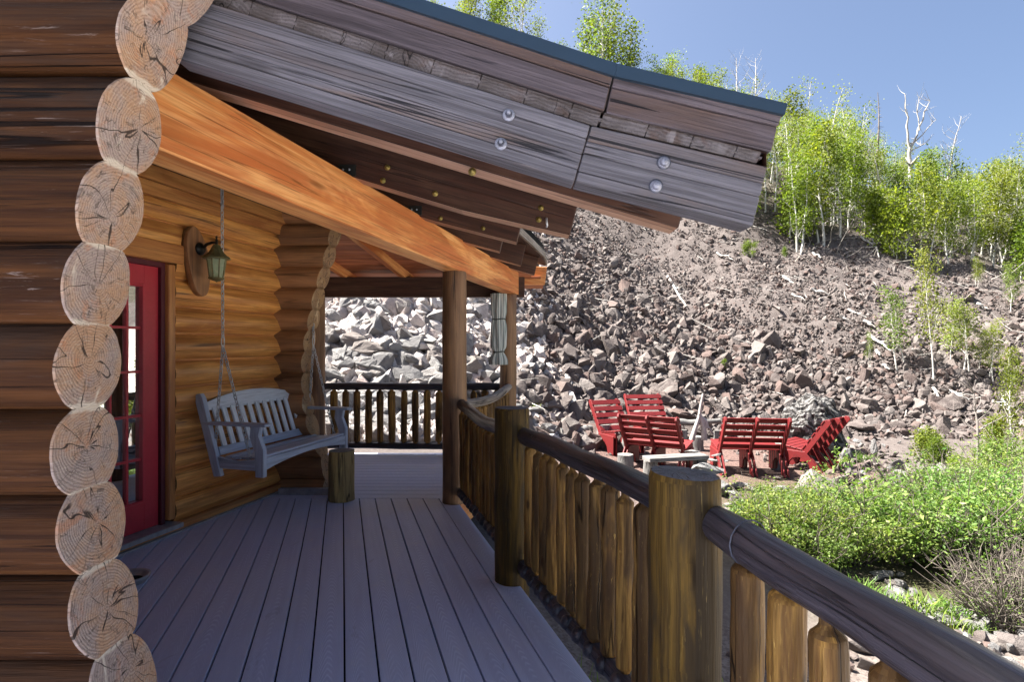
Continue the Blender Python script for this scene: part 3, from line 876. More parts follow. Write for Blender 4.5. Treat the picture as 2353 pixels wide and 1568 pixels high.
# metal cover of the roof surface
mb = MB(); vt = [v + Vector((0, 0, .17)) for v in vs[:nb]]
mb.add(vt, [[i * nc + j, i * nc + j + 1, (i + 1) * nc + j + 1, (i + 1) * nc + j] for i in range(len(grid) - 1) for j in range(nc - 1)], [[(0, 0), (1, 0), (1, 1), (0, 1)]] * ((len(grid) - 1) * (nc - 1)), 0, .5)
mb.build('roof_metal', M['flash'], roof)
# eave boards along the rafter ends
mb = MB()
for i in range(4, len(grid) - 1):
    a = vs[nb + i * nc + nc - 1]; b = vs[nb + (i + 1) * nc + nc - 1]
    beam(mb, a + Vector((.012, 0, .0)), b + Vector((.012, 0, .0)), .02, .07)
mb.build('eave_board', M['railgrey'], roof)
# far ceiling: planks parallel to the far beam
def fz(y): return 2.43 + .31 * (7.86 - y)
k = 0; y = 5.3
mb = MB()
while y < 8.2:
    x1 = .45 - max(0, (7.95 - y)) * 1.0 if y < 7.95 else .45
    x1 = min(x1, .45)
    c = Vector(((-3.4 + x1) / 2, y + .065, fz(y + .065) + .012))
    dv = Vector((0, 1, -.31)).normalized(); nv = Vector((0, .31, 1)).normalized()
    box(mb, c, X1, dv, nv, (x1 + 3.4) / 2, .0655, .011)
    y += .13
mb.build('far_ceiling', M['ceil'], roof, bevel=.004)
for (px, py, y1) in ((925, 634, 7.66), (790, 638, 7.66)):
    q = P(px, py, y1); dv = Vector((.36, 1, -.31))
    q.z = fz(y1) - .045
    mb = MB(); beam(mb, q - dv * 2.3, q + dv * .55, .085, .11); mb.build('far_rafter', M['beam'], roof, bevel=.004)
mb = MB(); prism(mb, [Vector((.10, 7.95, 2.33)), Vector((.46, 7.95, 2.33)), Vector((.49, 7.95, 2.57)), Vector((-.1, 7.95, 2.60))], (0, .12, 0), (1, 0, -.2)); mb.build('rafter', M['beam'], roof, bevel=.004)

# verge (gable edge facing the camera)
def vp(mb, pts, y, th, mi=0, ud=(1, 0, -.3)):
    return prism(mb, [PP(px, py, y) for px, py in pts], (0, th, 0), ud, mi)
def lam(mb, bl, br, tr, tl, cuts, ud):
    L_ = lambda a, b, t: (a[0] + (b[0] - a[0]) * t, a[1] + (b[1] - a[1]) * t)
    for a, b in zip(cuts[:-1], cuts[1:]):
        vp(mb, [L_(bl, tl, a + .004), L_(br, tr, a + .004), L_(br, tr, b - .004), L_(bl, tl, b - .004)], 1.70 + random.uniform(0, .0015), .09, 0, ud)
mb = MB(); lam(mb, (430, 142), (1434.5, 452), (1474, 312), (443, -22), (0, .21, .48, .76, 1), (1, 0, -.3))
v1 = mb.build('verge_rafter', M['verge'], roof, bevel=.003)
mb = MB(); lam(mb, (1437, 452.6), (1879.7, 567), (1916, 416), (1476.5, 312.8), (0, .18, .5, .72, 1), (1, 0, -.25))
v2 = mb.build('verge_rafter', M['verge'], roof, bevel=.003)
v2['label'] = 'short lower length of the verge rafter'
mb = MB()
vp(mb, [(395, -80), (1509, 276), (1522.5, 218.5), (395, -144)], 1.704, .04)
mb.build('verge_board', M['vergedk'], roof, bevel=.003)
mb = MB(); vp(mb, [(1513.5, 280), (1927, 378), (1941, 317), (1527.5, 219)], 1.704, .04, 0, (1, 0, -.25)); mb.build('verge_board', M['vergedk'], roof, bevel=.003)
mb = MB(); vp(mb, [(395, -148), (1523.5, 214.5), (1530, 190), (395, -176)], 1.697, .045); mb.build('verge_batten', M['vergedk'], roof, bevel=.002)
mb = MB(); vp(mb, [(1528.5, 215), (1944, 313.5), (1954, 282), (1534.5, 190)], 1.697, .045, 0, (1, 0, -.25)); mb.build('verge_batten', M['vergedk'], roof, bevel=.002)
mb = MB()
vp(mb, [(395, -184), (1536, 190), (1541.5, 158), (395, -222)], 1.683, .02)
vp(mb, [(1536.6, 190), (1960, 286), (1967, 258), (1542, 158)], 1.682, .02)
mb.build('metal_edging', M['flash'], roof)
# plank ends between the two verge boards
mb = MB()
def strip(xa, xb, fb, ft, n0):
    x = xa; k = 0
    while x < xb:
        w = 113 * (1 + .06 * random.uniform(-1, 1)); x2 = min(x + w - 1.6, xb)
        if k % 3 == 2: xm = x + w * random.uniform(.35, .6)
        tb = 3.2
        pts = [(x, fb(x)), (x2, fb(x2)), (x2 + 12, ft(x2 + 12)), (x + 12, ft(x + 12))]
        prism(mb, [PP(px, py, 1.712 + .004 * random.random()) for px, py in pts], (0, .05, 0), (1, 0, -.3))
        # tongue on the down-slope side
        m1 = lambda t: (x2 + 12 * t, fb(x2) + (ft(x2 + 12) - fb(x2)) * t)
        a, b = m1(.4), m1(.62)
        prism(mb, [PP(a[0] - 2, a[1], 1.713), PP(a[0] + 7, a[1] + 2, 1.713), PP(b[0] + 7, b[1] + 2, 1.713), PP(b[0] - 2, b[1], 1.713)], (0, .03, 0), (1, 0, -.3))
        x += w; k += 1
strip(395, 1490, lambda x: 250.8 + (x - 1280) * .3145 - 2 + 1.6, lambda x: 209 + (x - 1280) * .318, 0)
strip(1497, 1890, lambda x: 312.5 + (x - 1476) * .2352 - 3, lambda x: 279.5 + (x - 1505) * .249, 5)
te = mb.build('decking_end', M['tng'], roof, bevel=.0015)
# bolts through the verge
for (px, py, kind) in ((1169, 265, 0), (1151, 331, 0), (1525, 374, 1), (1507, 428, 1)):
    c = P(px, py, 1.70)
    mb = MB()
    if kind == 0:
        lathe(mb, c, [(.0075, .0055), (.0175, .0055), (.0185, .003), (.0185, 0)], 24, (0, -1, 0))
        lathe(mb, c, [(.0, .018), (.0095, .018), (.0105, .016), (.0105, .005)], 6, (0, -1, 0), 1, smooth=False)
        lathe(mb, c, [(0, .028), (.005, .028), (.006, .026), (.006, .017)], 12, (0, -1, 0))
    else:
        lathe(mb, c, [(.0, .006), (.0165, .006), (.0175, .004), (.0175, 0)], 24, (0, -1, 0))
        lathe(mb, c, [(0, .020), (.008, .0195), (.0125, .016), (.0135, .012), (.0135, .005)], 18, (0, -1, 0))
        lathe(mb, c, [(.0178, .0015), (.0215, .001), (.0215, 0)], 24, (0, -1, 0), 1)
    mb.build('bolt', [M['bolt'], M['nut']], v1 if kind == 0 else v2)
# grey board closing the roof behind the top log
mb = MB(); vp(mb, [(300, -300), (442, -30), (430, 150), (395, 190), (300, 120)], 1.72, .03, 0, (0, 0, 1)); mb.build('soffit_board', M['railgrey'], roof)
# gable board that closes the rafter bay over the big beam
# ------------------------------------------------------------------ posts
random.seed(23)
def round_post(name, loc, r, z0, z1, mats, label, cat='post', crack=None, bump=.004, seed=0, group=None, taper=0.0, n=44, bevtop=True):
    t = thing(name, (loc[0], loc[1], z0), label, cat, group)
    m = 16
    pts = [Vector((loc[0] + .004 * mnoise.noise(Vector((i * .5, seed, 1))), loc[1], z0 + (z1 - z0) * i / m)) for i in range(m + 1)]
    rr = [r * (1 + taper * (1 - i / m) + .015 * mnoise.noise(Vector((i * .4, seed, 3)))) for i in range(m + 1)]
    if bevtop:
        pts.insert(m, Vector((loc[0], loc[1], z1 - .012))); rr.insert(m, rr[-1]); rr[-1] *= .95
    def prof(i, a, q):
        if crack:
            for ca, w, dp in crack:
                d = (a - ca + math.pi) % (2 * math.pi) - math.pi
                q -= dp * math.exp(-(d / w) ** 2)
        return q
    mb = MB(); tube(mb, pts, rr, n, None, None, seed=seed, bump=bump, bfreq=6, prof=prof if crack else None)
    sh = mb.build('shaft', mats[0], t)
    mb = MB()
    ring = [Vector(v) for v in sh.data.vertices[-n:] and [x.co for x in sh.data.vertices[-n:]]]
    cen = sum(ring, Vector()) / n
    vs = ring + [cen + (p - cen) * .5 + Vector((0, 0, .003)) for p in ring] + [cen + Vector((0, 0, .003))]
    fs = [[k, (k + 1) % n, n + (k + 1) % n, n + k] for k in range(n)] + [[n + k, n + (k + 1) % n, 2 * n] for k in range(n)]
    mb.add(vs, fs, [[((Vector(vs[i]) - cen).x, (Vector(vs[i]) - cen).y) for i in f] for f in fs])
    o = mb.build('sawn_top', mats[1], t, local=True)
    return t
pa = [M['post'], M['postend']]
BIGP = (.545, 1.80); MIDP = (0.0, 3.553); P1 = (-.54, 5.33); P2 = (-.05, 7.58)
# crack angles are measured in the tube frame (its first axis lies along -x for a vertical path)
round_post('railing_post', BIGP, .112, -.25, 1.056, pa, 'thick round railing post nearest the front with a cracked blue grey top', 'railing post', [(1.35, .045, .02), (2.6, .03, .012), (.4, .03, .01), (4.4, .04, .015)], .0035, 3.3, n=72)
round_post('railing_post', MIDP, .108, -.25, 1.075, pa, 'shorter brown railing post halfway along the porch edge', 'railing post', [(1.7, .05, .014)], .003, 8.1)
pb = [M['postbrown'], M['postend']]
round_post('porch_post', P1, .113, 0, 2.16, pb, 'tall brown porch post carrying the middle of the orange beam', 'porch post', [(1.2, .04, .014), (2.2, .03, .01)], .004, 1.3, n=56)
round_post('porch_post', P2, .112, -.2, 2.16, pb, 'tall porch post at the far end of the beam beside the tied curtain', 'porch post', [(1.5, .05, .012)], .004, 5.7)
round_post('porch_post', (-2.66, 7.70), .125, -.2, 2.13, pb, 'tall brown porch post behind the wavy log ends', 'porch post', None, .004, 9.2)

# ------------------------------------------------------------------ railings
def baluster_mesh(h, r, seed, n=14):
    mb = MB(); pts = []; rr = []
    zl = [0, .012, .024, .036, .045, .054, .063, .072, .085, .11] + [.11 + (h - .22) * q / 14 for q in range(1, 14)] + [h - q for q in (.11, .085, .072, .063, .054, .045, .036, .024, .012, 0)]
    for z in zl:
        t = z / h
        e = min(t, 1 - t) * h
        k = .45 + .55 * smooth01((e - .038 - .008 * math.sin(seed)) / .03)
        pts.append(Vector((.006 * mnoise.noise(Vector((t * 2, seed, 0))), .006 * mnoise.noise(Vector((t * 2, seed, 4))), z)))
        rr.append(r * k * (1 + .10 * mnoise.noise(Vector((t * 2.2, seed, 9)))))
    tube(mb, pts, rr, n, None, None, seed=seed, bump=.006, bfreq=9)
    return mb.mesh('baluster', [M['balus']])
bal_h = .80
BAL = {}
def balusters(root, a, b, k, r, z0, z1, skip0, skip1):
    key = (round(r, 3),)
    if key not in BAL: BAL[key] = [baluster_mesh(bal_h, r, s * 3.7 + r * 100, 16) for s in range(6)]
    for i in range(k):
        t = skip0 + (1 - skip0 - skip1) * (i + .5) / k
        p = Vector(a).lerp(Vector(b), t)
        sc = random.uniform(.92, 1.1)
        z0i = z0(t) if callable(z0) else z0; z1i = z1(t) if callable(z1) else z1
        o = link('baluster', random.choice(BAL[key]), root, Vector((p.x + random.uniform(-.004, .004), p.y, z0i)) - rootloc(root), (random.uniform(-.012, .012), random.uniform(-.012, .012), random.uniform(0, 6.28)), (sc, sc, (z1i - z0i) / bal_h))
def rail(root, name, pts, rr, mat, seed, n=26, bump=.007, flat=0.0):
    mb = MB(); r_ = random.Random(seed); n = 72
    cr = [(r_.uniform(0, 6.28), r_.uniform(.03, .06), r_.uniform(.003, .007), r_.uniform(.1, .35), r_.uniform(0, 50)) for _ in range(9)]
    def prof(i, a, q):
        for a0, w, dp, wn, sd in cr:
            d = (a - a0 - wn * 3 * mnoise.noise(Vector((i * wn, sd, 0))) + math.pi) % 6.2832 - math.pi
            g_ = mnoise.noise(Vector((i * .22, sd, 4))) + .35
            if g_ > 0: q -= dp * min(1, g_ * 2) * math.exp(-(d / w) ** 2)
        return q
    tube(mb, pts, rr, n, 1, 1, seed=seed, bump=bump, bfreq=5, dome=.01, prof=prof)
    return mb.build(name, [mat, M['postend']], root)
def railing(name, a, b, label, k, r_top, r_bot, zt0, zt1, zb, r_bal, mat, seed, skip=(.07, .07), ext=(0, 0), sag=.0, group='log railing sections of the porch', knobs=False):
    a = Vector(a); b = Vector(b)
    t = thing(name, ((a.x + b.x) / 2, (a.y + b.y) / 2, 0), label, 'railing', group)
    d = (b - a).normalized()
    A = a - d * ext[0]; B = b + d * ext[1]
    m = 26
    base = wavy(Vector((A.x, A.y, zt0)), Vector((B.x, B.y, zt1)), m, .022, seed)
    for i, p in enumerate(base): p.z -= sag * math.sin(math.pi * i / m)
    rr = [r_top * (1 + .07 * mnoise.noise(Vector((i * .3, seed, 2)))) * (.86 + .14 * smooth01(min(i, m - i) / 2.0)) for i in range(m + 1)]
    rail(t, 'top_rail', base, rr, mat, seed)
    lo = wavy(Vector((A.x, A.y, zb)), Vector((B.x, B.y, zb)), m, .012, seed + 5)
    rr = [r_bot * (1 + .08 * mnoise.noise(Vector((i * .3, seed, 6)))) for i in range(m + 1)]
    rail(t, 'bottom_rail', lo, rr, mat, seed + 9)
    def zt(q): return zt0 + (zt1 - zt0) * q - sag * math.sin(math.pi * q) - .015
    balusters(t, a, b, k, r_bal, zb + .005, zt, *skip)
    if knobs:
        for i in range(k):
            q = skip[0] + (1 - skip[0] - skip[1]) * (i + .5) / k
            p = a.lerp(b, q) - BP * (r_bot * .62)
            mb = MB(); lathe(mb, Vector((p.x, p.y, zb + .012)) - BP * .0, [(0, .034), (.018, .031), (.032, .020), (.038, .0), (.038, -.04)], 12, (-BP.x, -BP.y, .55))
            mb.build('dowel_end', M['rail'], t)
    return t
def v2(p, o=.02): return Vector((p[0], p[1], 0)) + BP * o
off = .045
far_n = v2((BIGP[0] + .2989 * 1.75 - .10, BIGP[1] - 1.75), off)
r1 = railing('log_railing', far_n, v2(BIGP, off), 'front length of log railing running off past the nearest post', 10, .057, .05, .825, .925, .10, .041, M['rail'], 1.7, (.03, .09), (.1, -.085), knobs=True)
mb = MB(); c = v2(BIGP, off).lerp(far_n, .145)
dd = (far_n - v2(BIGP, off)).normalized()
tube(mb, [Vector((c.x, c.y, .918)) + (BP * math.cos(q / 14 * 6.283) + Vector((0, 0, 1)) * math.sin(q / 14 * 6.283)) * .0625 for q in range(15)], .0026, 6)
mb.build('wire_band', M['nut'], r1)
railing('log_railing', v2(BIGP, off), v2(MIDP, off), 'middle length of dark log railing between the two short posts', 12, .052, .045, .925, .915, .11, .036, M['rail'], 4.1, (.085, .08), (-.07, -.06), sag=.0, knobs=True)
railing('log_railing', v2(MIDP, off), v2(P1, off), 'short far length of log railing between the short post and the tall post', 13, .048, .04, .90, .93, .11, .036, M['rail'], 7.7, (.08, .08), (-.06, -.07), sag=.035, knobs=True)
railing('log_railing', (P1[0] + .03, P1[1] + .1, 0), (P2[0] + .01, P2[1] - .1, 0), 'silvery sunlit log railing behind the tall post, sagging slightly', 14, .05, .04, .90, .93, .11, .04, M['railgrey'], 9.9, (.04, .03), (.0, .0), sag=.06)
railing('log_railing', (-2.60, 7.70, 0), (P2[0], 7.66, 0), 'dark log railing across the far end of the porch', 15, .05, .043, .915, .915, .115, .046, M['rail'], 12.3, (.045, .03), (.0, .0))

# ------------------------------------------------------------------ stub log on the deck
t = thing('log_stub', (-1.62, 5.40, 0), 'short yellowish peeled log standing on the planks below the swing', 'log')
m = 10
pts = [Vector((-1.62, 5.40, .001 + .47 * i / m)) for i in range(m + 1)]
mb = MB(); tube(mb, pts, [.115 * (1.05 - .05 * i / m) for i in range(m + 1)], 40, None, 1, seed=4, bump=.008, bfreq=5)
mb.build('trunk', [M['stub'], M['greyend']], t)

# ------------------------------------------------------------------ curtain
t = thing('curtain', (-.17, 7.42, 1.3), 'grey green striped curtain rolled and tied against the far porch post', 'curtain')
mb = MB(); m = 30; n = 40
cx, cy = -.175, 7.43
z1, z0 = 2.15, 1.22
vs = []; fs = []; us = []
for i in range(m + 1):
    tt = i / m; z = z1 + (z0 - z1) * tt
    w = .10 - .018 * math.exp(-((tt - .36) / .06) ** 2) - .03 * math.exp(-((tt - .82) / .04) ** 2) + .02 * smooth01((tt - .86) / .1)
    for k in range(n):
        a = 2 * math.pi * k / n
        r = w * (1 + .16 * math.sin(a * 7 + 1.2 * math.sin(tt * 5)) * (1 - .6 * math.exp(-((tt - .82) / .05) ** 2)))
        vs.append((cx + math.cos(a) * r * .95, cy + math.sin(a) * r * .6, z))
for i in range(m):
    for k in range(n):
        k2 = (k + 1) % n
        fs.append([i * n + k, (i + 1) * n + k, (i + 1) * n + k2, i * n + k2]); us.append([(k / n, i / m), (k / n, (i + 1) / m), ((k + 1) / n, (i + 1) / m), ((k + 1) / n, i / m)])
fs.append([m * n + k for k in range(n)][::-1]); us.append([(.5, .5)] * n)
mb.add(vs, fs, us, 0, .5, True); mb.build('cloth', M['cloth'], t)
for tt, w in ((.36, .088), (.82, .078)):
    mb = MB(); z = z1 + (z0 - z1) * tt
    tube(mb, [Vector((cx + math.cos(q / 16 * 6.283) * w, cy + math.sin(q / 16 * 6.283) * w * .68, z + .006 * math.sin(q))) for q in range(17)], .007, 6)
    mb.build('tie_cord', M['black'], t)

# ------------------------------------------------------------------ wall lamp
s, z = wsz(452, 600, .05)
lamp = thing('wall_lamp', wpt(s, 0, z), 'bronze carriage lantern on a slanted slice of wood beside the door', 'wall lamp')
mb = MB()
pr = []
for k in range(40):
    a = 2 * math.pi * k / 40
    rs, rz = .115, .285
    x = math.cos(a) * rs * (1 + .05 * math.sin(3 * a + 1)); y = math.sin(a) * rz
    x2 = x * math.cos(.2) - y * math.sin(.2); y2 = x * math.sin(.2) + y * math.cos(.2)
    pr.append(wpt(s - .005 - x2, .012, z - .005 + y2))
prism(mb, pr, WN * .06, (0, 0, 1)); mb.build('backboard', M['darklog'], lamp, bevel=.012, bseg=2)
mb = MB(); lathe(mb, wpt(s - .012, .07, z + .10), [(0, .035), (.026, .033), (.042, .022), (.052, .008), (.052, 0)], 20, WN); br = mb.build('wall_plate', M['black'], lamp)
LF = .80
ls, ln = s + .012, .25
hz_ = z + .125
mb = MB()
tube(mb, [wpt(s - .012, .09, z + .10), wpt(s - .01, .14, z + .135), wpt(s, .20, z + .145), wpt(ls, ln, z + .138), wpt(ls, ln, z + .10)], [.014, .013, .011, .011, .012], 10)
lathe(mb, wpt(ls, ln, z + .125), [(0, .07), (.007, .066), (.009, .056), (.005, .045), (.010, .037), (.010, 0)], 12)
mb.build('arm', M['black'], lamp)
def lp(pr): return [(a * LF, b * LF) for a, b in pr]
mb = MB(); lathe(mb, wpt(ls, ln, hz_), lp([(0, 0), (.03, -.003), (.04, -.02), (.055, -.05), (.075, -.085), (.105, -.115), (.135, -.135), (.14, -.145), (.12, -.15), (.0, -.15)]), 8, smooth=False); mb.build('hood', M['hood'], lamp, bevel=.002)
mb = MB(); lathe(mb, wpt(ls, ln, hz_), lp([(.088, -.151), (.062, -.335)]), 8, smooth=False); mb.build('lamp_glass', M['frost'], lamp)
mb = MB(); lathe(mb, wpt(ls, ln, hz_), lp([(0, -.19), (.018, -.2), (.026, -.225), (.026, -.27), (.016, -.30), (0, -.305)]), 14); mb.build('bulb', M['bulb'], lamp)
mb = MB()
u_, w_ = frame_of(Z1)
for k in range(8):
    a = 2 * math.pi * k / 8; dv = u_ * math.cos(a) + w_ * math.sin(a); c0 = wpt(ls, ln, hz_)
    tube(mb, [c0 + dv * .091 * LF + Z1 * -.148 * LF, c0 + dv * .065 * LF + Z1 * -.338 * LF], .005, 6)
lathe(mb, wpt(ls, ln, hz_), lp([(0, -.335), (.078, -.336), (.078, -.35), (.04, -.365), (.012, -.375), (0, -.385)]), 8, smooth=False)
mb.build('cage', M['hood'], lamp)

# ------------------------------------------------------------------ bowl half hidden by the near logs
t = thing('metal_bowl', P(298, 1340, 3.5), 'small steel bowl with a dark inside on the planks by the log ends', 'bowl')
c = Vector((-2.36, 3.5, 0))
mb = MB(); lathe(mb, c, [(0, .004), (.07, .004), (.085, .012), (.10, .045), (.118, .047), (.117, .038), (.095, .004), (.0, .001)], 28); t.location = c
mb.build('rim', M['trimw'], t)
mb = MB(); lathe(mb, c, [(0, .012), (.084, .013)], 28); mb.build('dark_disc', M['dark'], t)  # dark disc low inside the bowl

# ------------------------------------------------------------------ porch swing
F1 = Vector((-1.977, 4.52, 0)); F2 = Vector((-1.665, 5.78, 0)); SL = (F2 - F1).length
sd_ = (F2 - F1).normalized()
SW = thing('porch_swing', (F1 + F2) / 2 + Vector((0, 0, .43)), 'grey slatted porch swing bench hanging on chains in front of the log wall', 'porch swing', None, math.atan2(sd_.y, sd_.x))
HX = SL / 2
# local: x along the seat, y towards the wall, z up from the underside of the legs
def lb(name, boxes, mat, parent=SW, bevel=.004):
    mb = MB()
    for b in boxes: box(mb, *b)
    return mb.build(name, mat, parent, bevel=bevel, local=True)
x, y, zz = X1, Y1, Z1
def prism_l(name, poly, th, ud, mat, parent=SW, bevel=.004):
    mb = MB(); prism(mb, poly, th, ud); return mb.build(name, mat, parent, bevel=bevel, local=True)
tl = Vector((0, .20, .62)).normalized()      # lean of the back
for sx in (-1, 1):
    # leaning back post
    pth = Vector((sx * .045, 0, 0))
    x0 = sx * (HX - .045) 
    prism_l('back_post', [Vector((x0, .40, -.03)), Vector((x0, .47, -.035)), Vector((x0, .655, .60)), Vector((x0, .64, .635)), Vector((x0, .60, .64)), Vector((x0, .575, .60))], pth, (0, .3, 1), M['swing'])
    # curved front leg
    prism_l('front_leg', [Vector((x0, 0, -.02)), Vector((x0, .075, -.02)), Vector((x0, .085, .18)), Vector((x0, .13, .30)), Vector((x0, .12, .385)), Vector((x0, .03, .385)), Vector((x0, .045, .31)), Vector((x0, .0, .2))], pth, (0, 0, 1), M['swing'])
    xa = sx * (HX - .0225)
    prism_l('armrest', [Vector((xa - .045, -.03, .386)), Vector((xa + .045, -.03, .386)), Vector((xa + .045, .2, .386)), Vector((xa + .028, .585, .386)), Vector((xa - .03, .585, .386)), Vector((xa - .045, .2, .386))], (0, 0, .024), (0, 1, 0), M['swing'])
    prism_l('side_rail', [Vector((x0 + sx * .006, .076, .03)), Vector((x0 + sx * .006, .415, .035)), Vector((x0 + sx * .006, .44, .13)), Vector((x0 + sx * .006, .26, .10)), Vector((x0 + sx * .006, .076, .12))], (sx * .032, 0, 0), (0, 1, 0), M['swing'])
wi = HX - .046
arc = []
for k in range(13):
    t_ = -1 + k / 6
    arc.append(Vector((wi * t_, .03, .125 - .085 + .075 * (1 - t_ * t_))))
prism_l('front_apron', [Vector((-wi, .03, .13))] + arc[0:0] + [Vector((-wi, .03, .035))] + [Vector((wi * (-1 + k / 6), .03, .035 + .05 * (1 - (-1 + k / 6) ** 2))) for k in range(1, 12)] + [Vector((wi, .03, .035)), Vector((wi, .03, .13))], (0, -.026, 0), (1, 0, 0), M['swing'])
seat = MB()
for k in range(5):
    yy = .055 + k * .077
    zq = .142 - .022 * math.sin(math.pi * min(1, k / 5.0)) - .012 * k / 5
    box(seat, (0, yy, zq), x, y, zz, wi + .0, .034, .010)
seat.build('seat', M['swing'], SW, bevel=.004, local=True)
def bk(h): return .45 + (h - .14) * .33
box_l = []
upd = Vector((0, .33, 1)).normalized(); nrm = upd.cross(X1)
mb = MB(); box(mb, (0, bk(.165), .165), x, upd, nrm, wi, .035, .013); mb.build('lower_back_rail', M['swing'], SW, bevel=.003, local=True)
for k in range(11):
    xx = -wi + (k + .75) * (2 * wi) / 11.5
    mb = MB(); z0_, z1_ = .18, .515
    c = Vector((xx, (bk(z0_) + bk(z1_)) / 2, (z0_ + z1_) / 2))
    box(mb, c, upd, x, nrm, (z1_ - z0_) / 2 * 1.053, .026, .009)
    mb.build('back_slat', M['swingpale'], SW, bevel=.003, local=True)
mb = MB()
crest = [Vector((-wi, bk(.50), .50)), Vector((wi, bk(.50), .50))] + [Vector((wi * (1 - 2 * k / 14), bk(.56 + .075 * (1 - (1 - 2 * k / 14) ** 2)), .56 + .075 * (1 - (1 - 2 * k / 14) ** 2))) for k in range(15)]
prism(mb, crest, nrm * .026, (1, 0, 0)); mb.build('crest_rail', M['swingpale'], SW, bevel=.005, bseg=2, local=True)
# chains
def link_path(mb, a, b, pitch=.036, w=.0115, wire=.0044):
    a = Vector(a); b = Vector(b); d = b - a; L = d.length; d.normalize(); u, w_ = frame_of(d)
    k = max(1, int(L / pitch))
    for i in range(k):
        c = a + d * (L * (i + .5) / k); sdv = u if i % 2 else w_
        h = L / k * .5 + wire * 1.6
        pts = []
        for q in range(10):
            an = 2 * math.pi * q / 10
            pts.append(c + d * (math.cos(an) * h) + sdv * (math.sin(an) * w))
        n = 5; vs = []; 
        for q in range(10):
            tg = (pts[(q + 1) % 10] - pts[q - 1]).normalized(); nn = sdv.cross(d); bb = tg.cross(nn).normalized()
            for e in range(n):
                g = 2 * math.pi * e / n
                vs.append(pts[q] + (nn * math.cos(g) + bb * math.sin(g)) * wire)
        fs = [[q * n + e, q * n + (e + 1) % n, ((q + 1) % 10) * n + (e + 1) % n, ((q + 1) % 10) * n + e] for q in range(10) for e in range(n)]
        mb.add(vs, fs, [[(0, 0), (1, 0), (1, 1), (0, 1)]] * len(fs), 0, .5, True)
inv = Matrix.Translation(SW.location) @ Matrix.Rotation(SW.rotation_euler.z, 4, 'Z')
inv = inv.inverted()
for (top, ring, f_, b_) in ((P(510, 432, 4.62), P(512, 785, 4.60), P(575, 1052, 4.55), P(492, 1062, 4.70)), (P(718, 509, 5.87), P(720, 785, 5.86), P(768, 1000, 5.80), P(706, 1000, 5.93))):
    T0, R0, F0, B0 = [inv @ v for v in (top, ring, f_, b_)]
    mb = MB(); link_path(mb, T0, R0 + Vector((0, 0, .04))); link_path(mb, T0 + Vector((.012, .01, .03)), T0 + Vector((.02, .012, -.16)))
    link_path(mb, R0 + Vector((0, 0, .045)), R0 - Vector((0, 0, .045)), .09, .016, .005)
    ch = mb.build('chain', M['chain'], SW, local=True)
    mb = MB(); link_path(mb, R0 - Vector((0, 0, .04)), F0); link_path(mb, R0 - Vector((0, 0, .04)), B0)
    mb.build('chain_leg', M['chain'], ch, local=True)
    mb = MB()
    for q in (F0, B0): lathe(mb, q - Vector((0, 0, .0)), [(0, .012), (.011, .008), (.014, 0), (.011, -.008), (0, -.012)], 10)
    mb.build('eye_bolt', M['bolt'], ch, local=True)
mb = MB()
# ------------------------------------------------------------------ terrain
rng = np.random.default_rng(5)
random.seed(5)
def fbm(x, y, s, sd=0):
    out = 0
    for o, (f, a, ph) in enumerate(((1, 1, .3), (2.03, .5, 1.7), (4.1, .25, 4.1))):
        out = out + a * np.sin(x * f / s + 1.3 * np.sin(y * f / s * .9 + ph + sd) + ph) * np.cos(y * f / s * 1.1 + .9 * np.sin(x * f / s * 1.2 + sd))
    return out
def yb(X): return np.interp(X, [-30, -8, -3, 0, 3, 6, 9, 13, 20, 40], [9.6, 9.6, 9.8, 11.2, 13.6, 15.0, 14.6, 13.8, 13.4, 14])
def zb(X, Y):
    a = np.interp(X, [-9, -1.5, .6, 2.2, 30], [-.18, -.2, -.55, -.78, -.78])
    near = np.clip((8.6 - Y) / 3.2, 0, 1); near = near * near * (3 - 2 * near)
    b = np.interp(X, [-9, -2, 0, 2, 30], [-.35, -.5, -.95, -1.22, -1.35])
    return a * (1 - near) + b * near
def slope(X): return np.interp(X, [-10, 0, 8, 14, 22, 35, 60], [.72, .72, .68, .6, .51, .43, .40])
def H(X, Y):
    X = np.asarray(X, float); Y = np.asarray(Y, float)
    d = Y - yb(X)
    sp = np.where(d > 8, d, np.log1p(np.exp(np.clip(d * 1.6, -30, 30))) / 1.6)
    sp = np.where(sp > 32, 32 + (sp - 32) * .22, sp)
    z = zb(X, Y) + slope(X) * sp
    w = np.clip((d + 1) / 4, 0, 1)
    z = z + w * (.35 * fbm(X, Y, 3.4) + .12 * fbm(X, Y, 1.1, 2)) + .03 * fbm(X, Y, .8, 1)
    return z
def hz(X, Y): return float(H(X, Y))
def hit(px, py, lo=2.0, hi=70):
    """where the line of sight through a survey point meets the ground"""
    u = (px - CX) / FV; v = -(py - CY) / FV
    Y = lo
    while Y < hi:
        if hz(u * Y, Y) >= CAMZ + v * Y: break
        Y += .05
    return Vector((u * Y, Y, hz(u * Y, Y)))

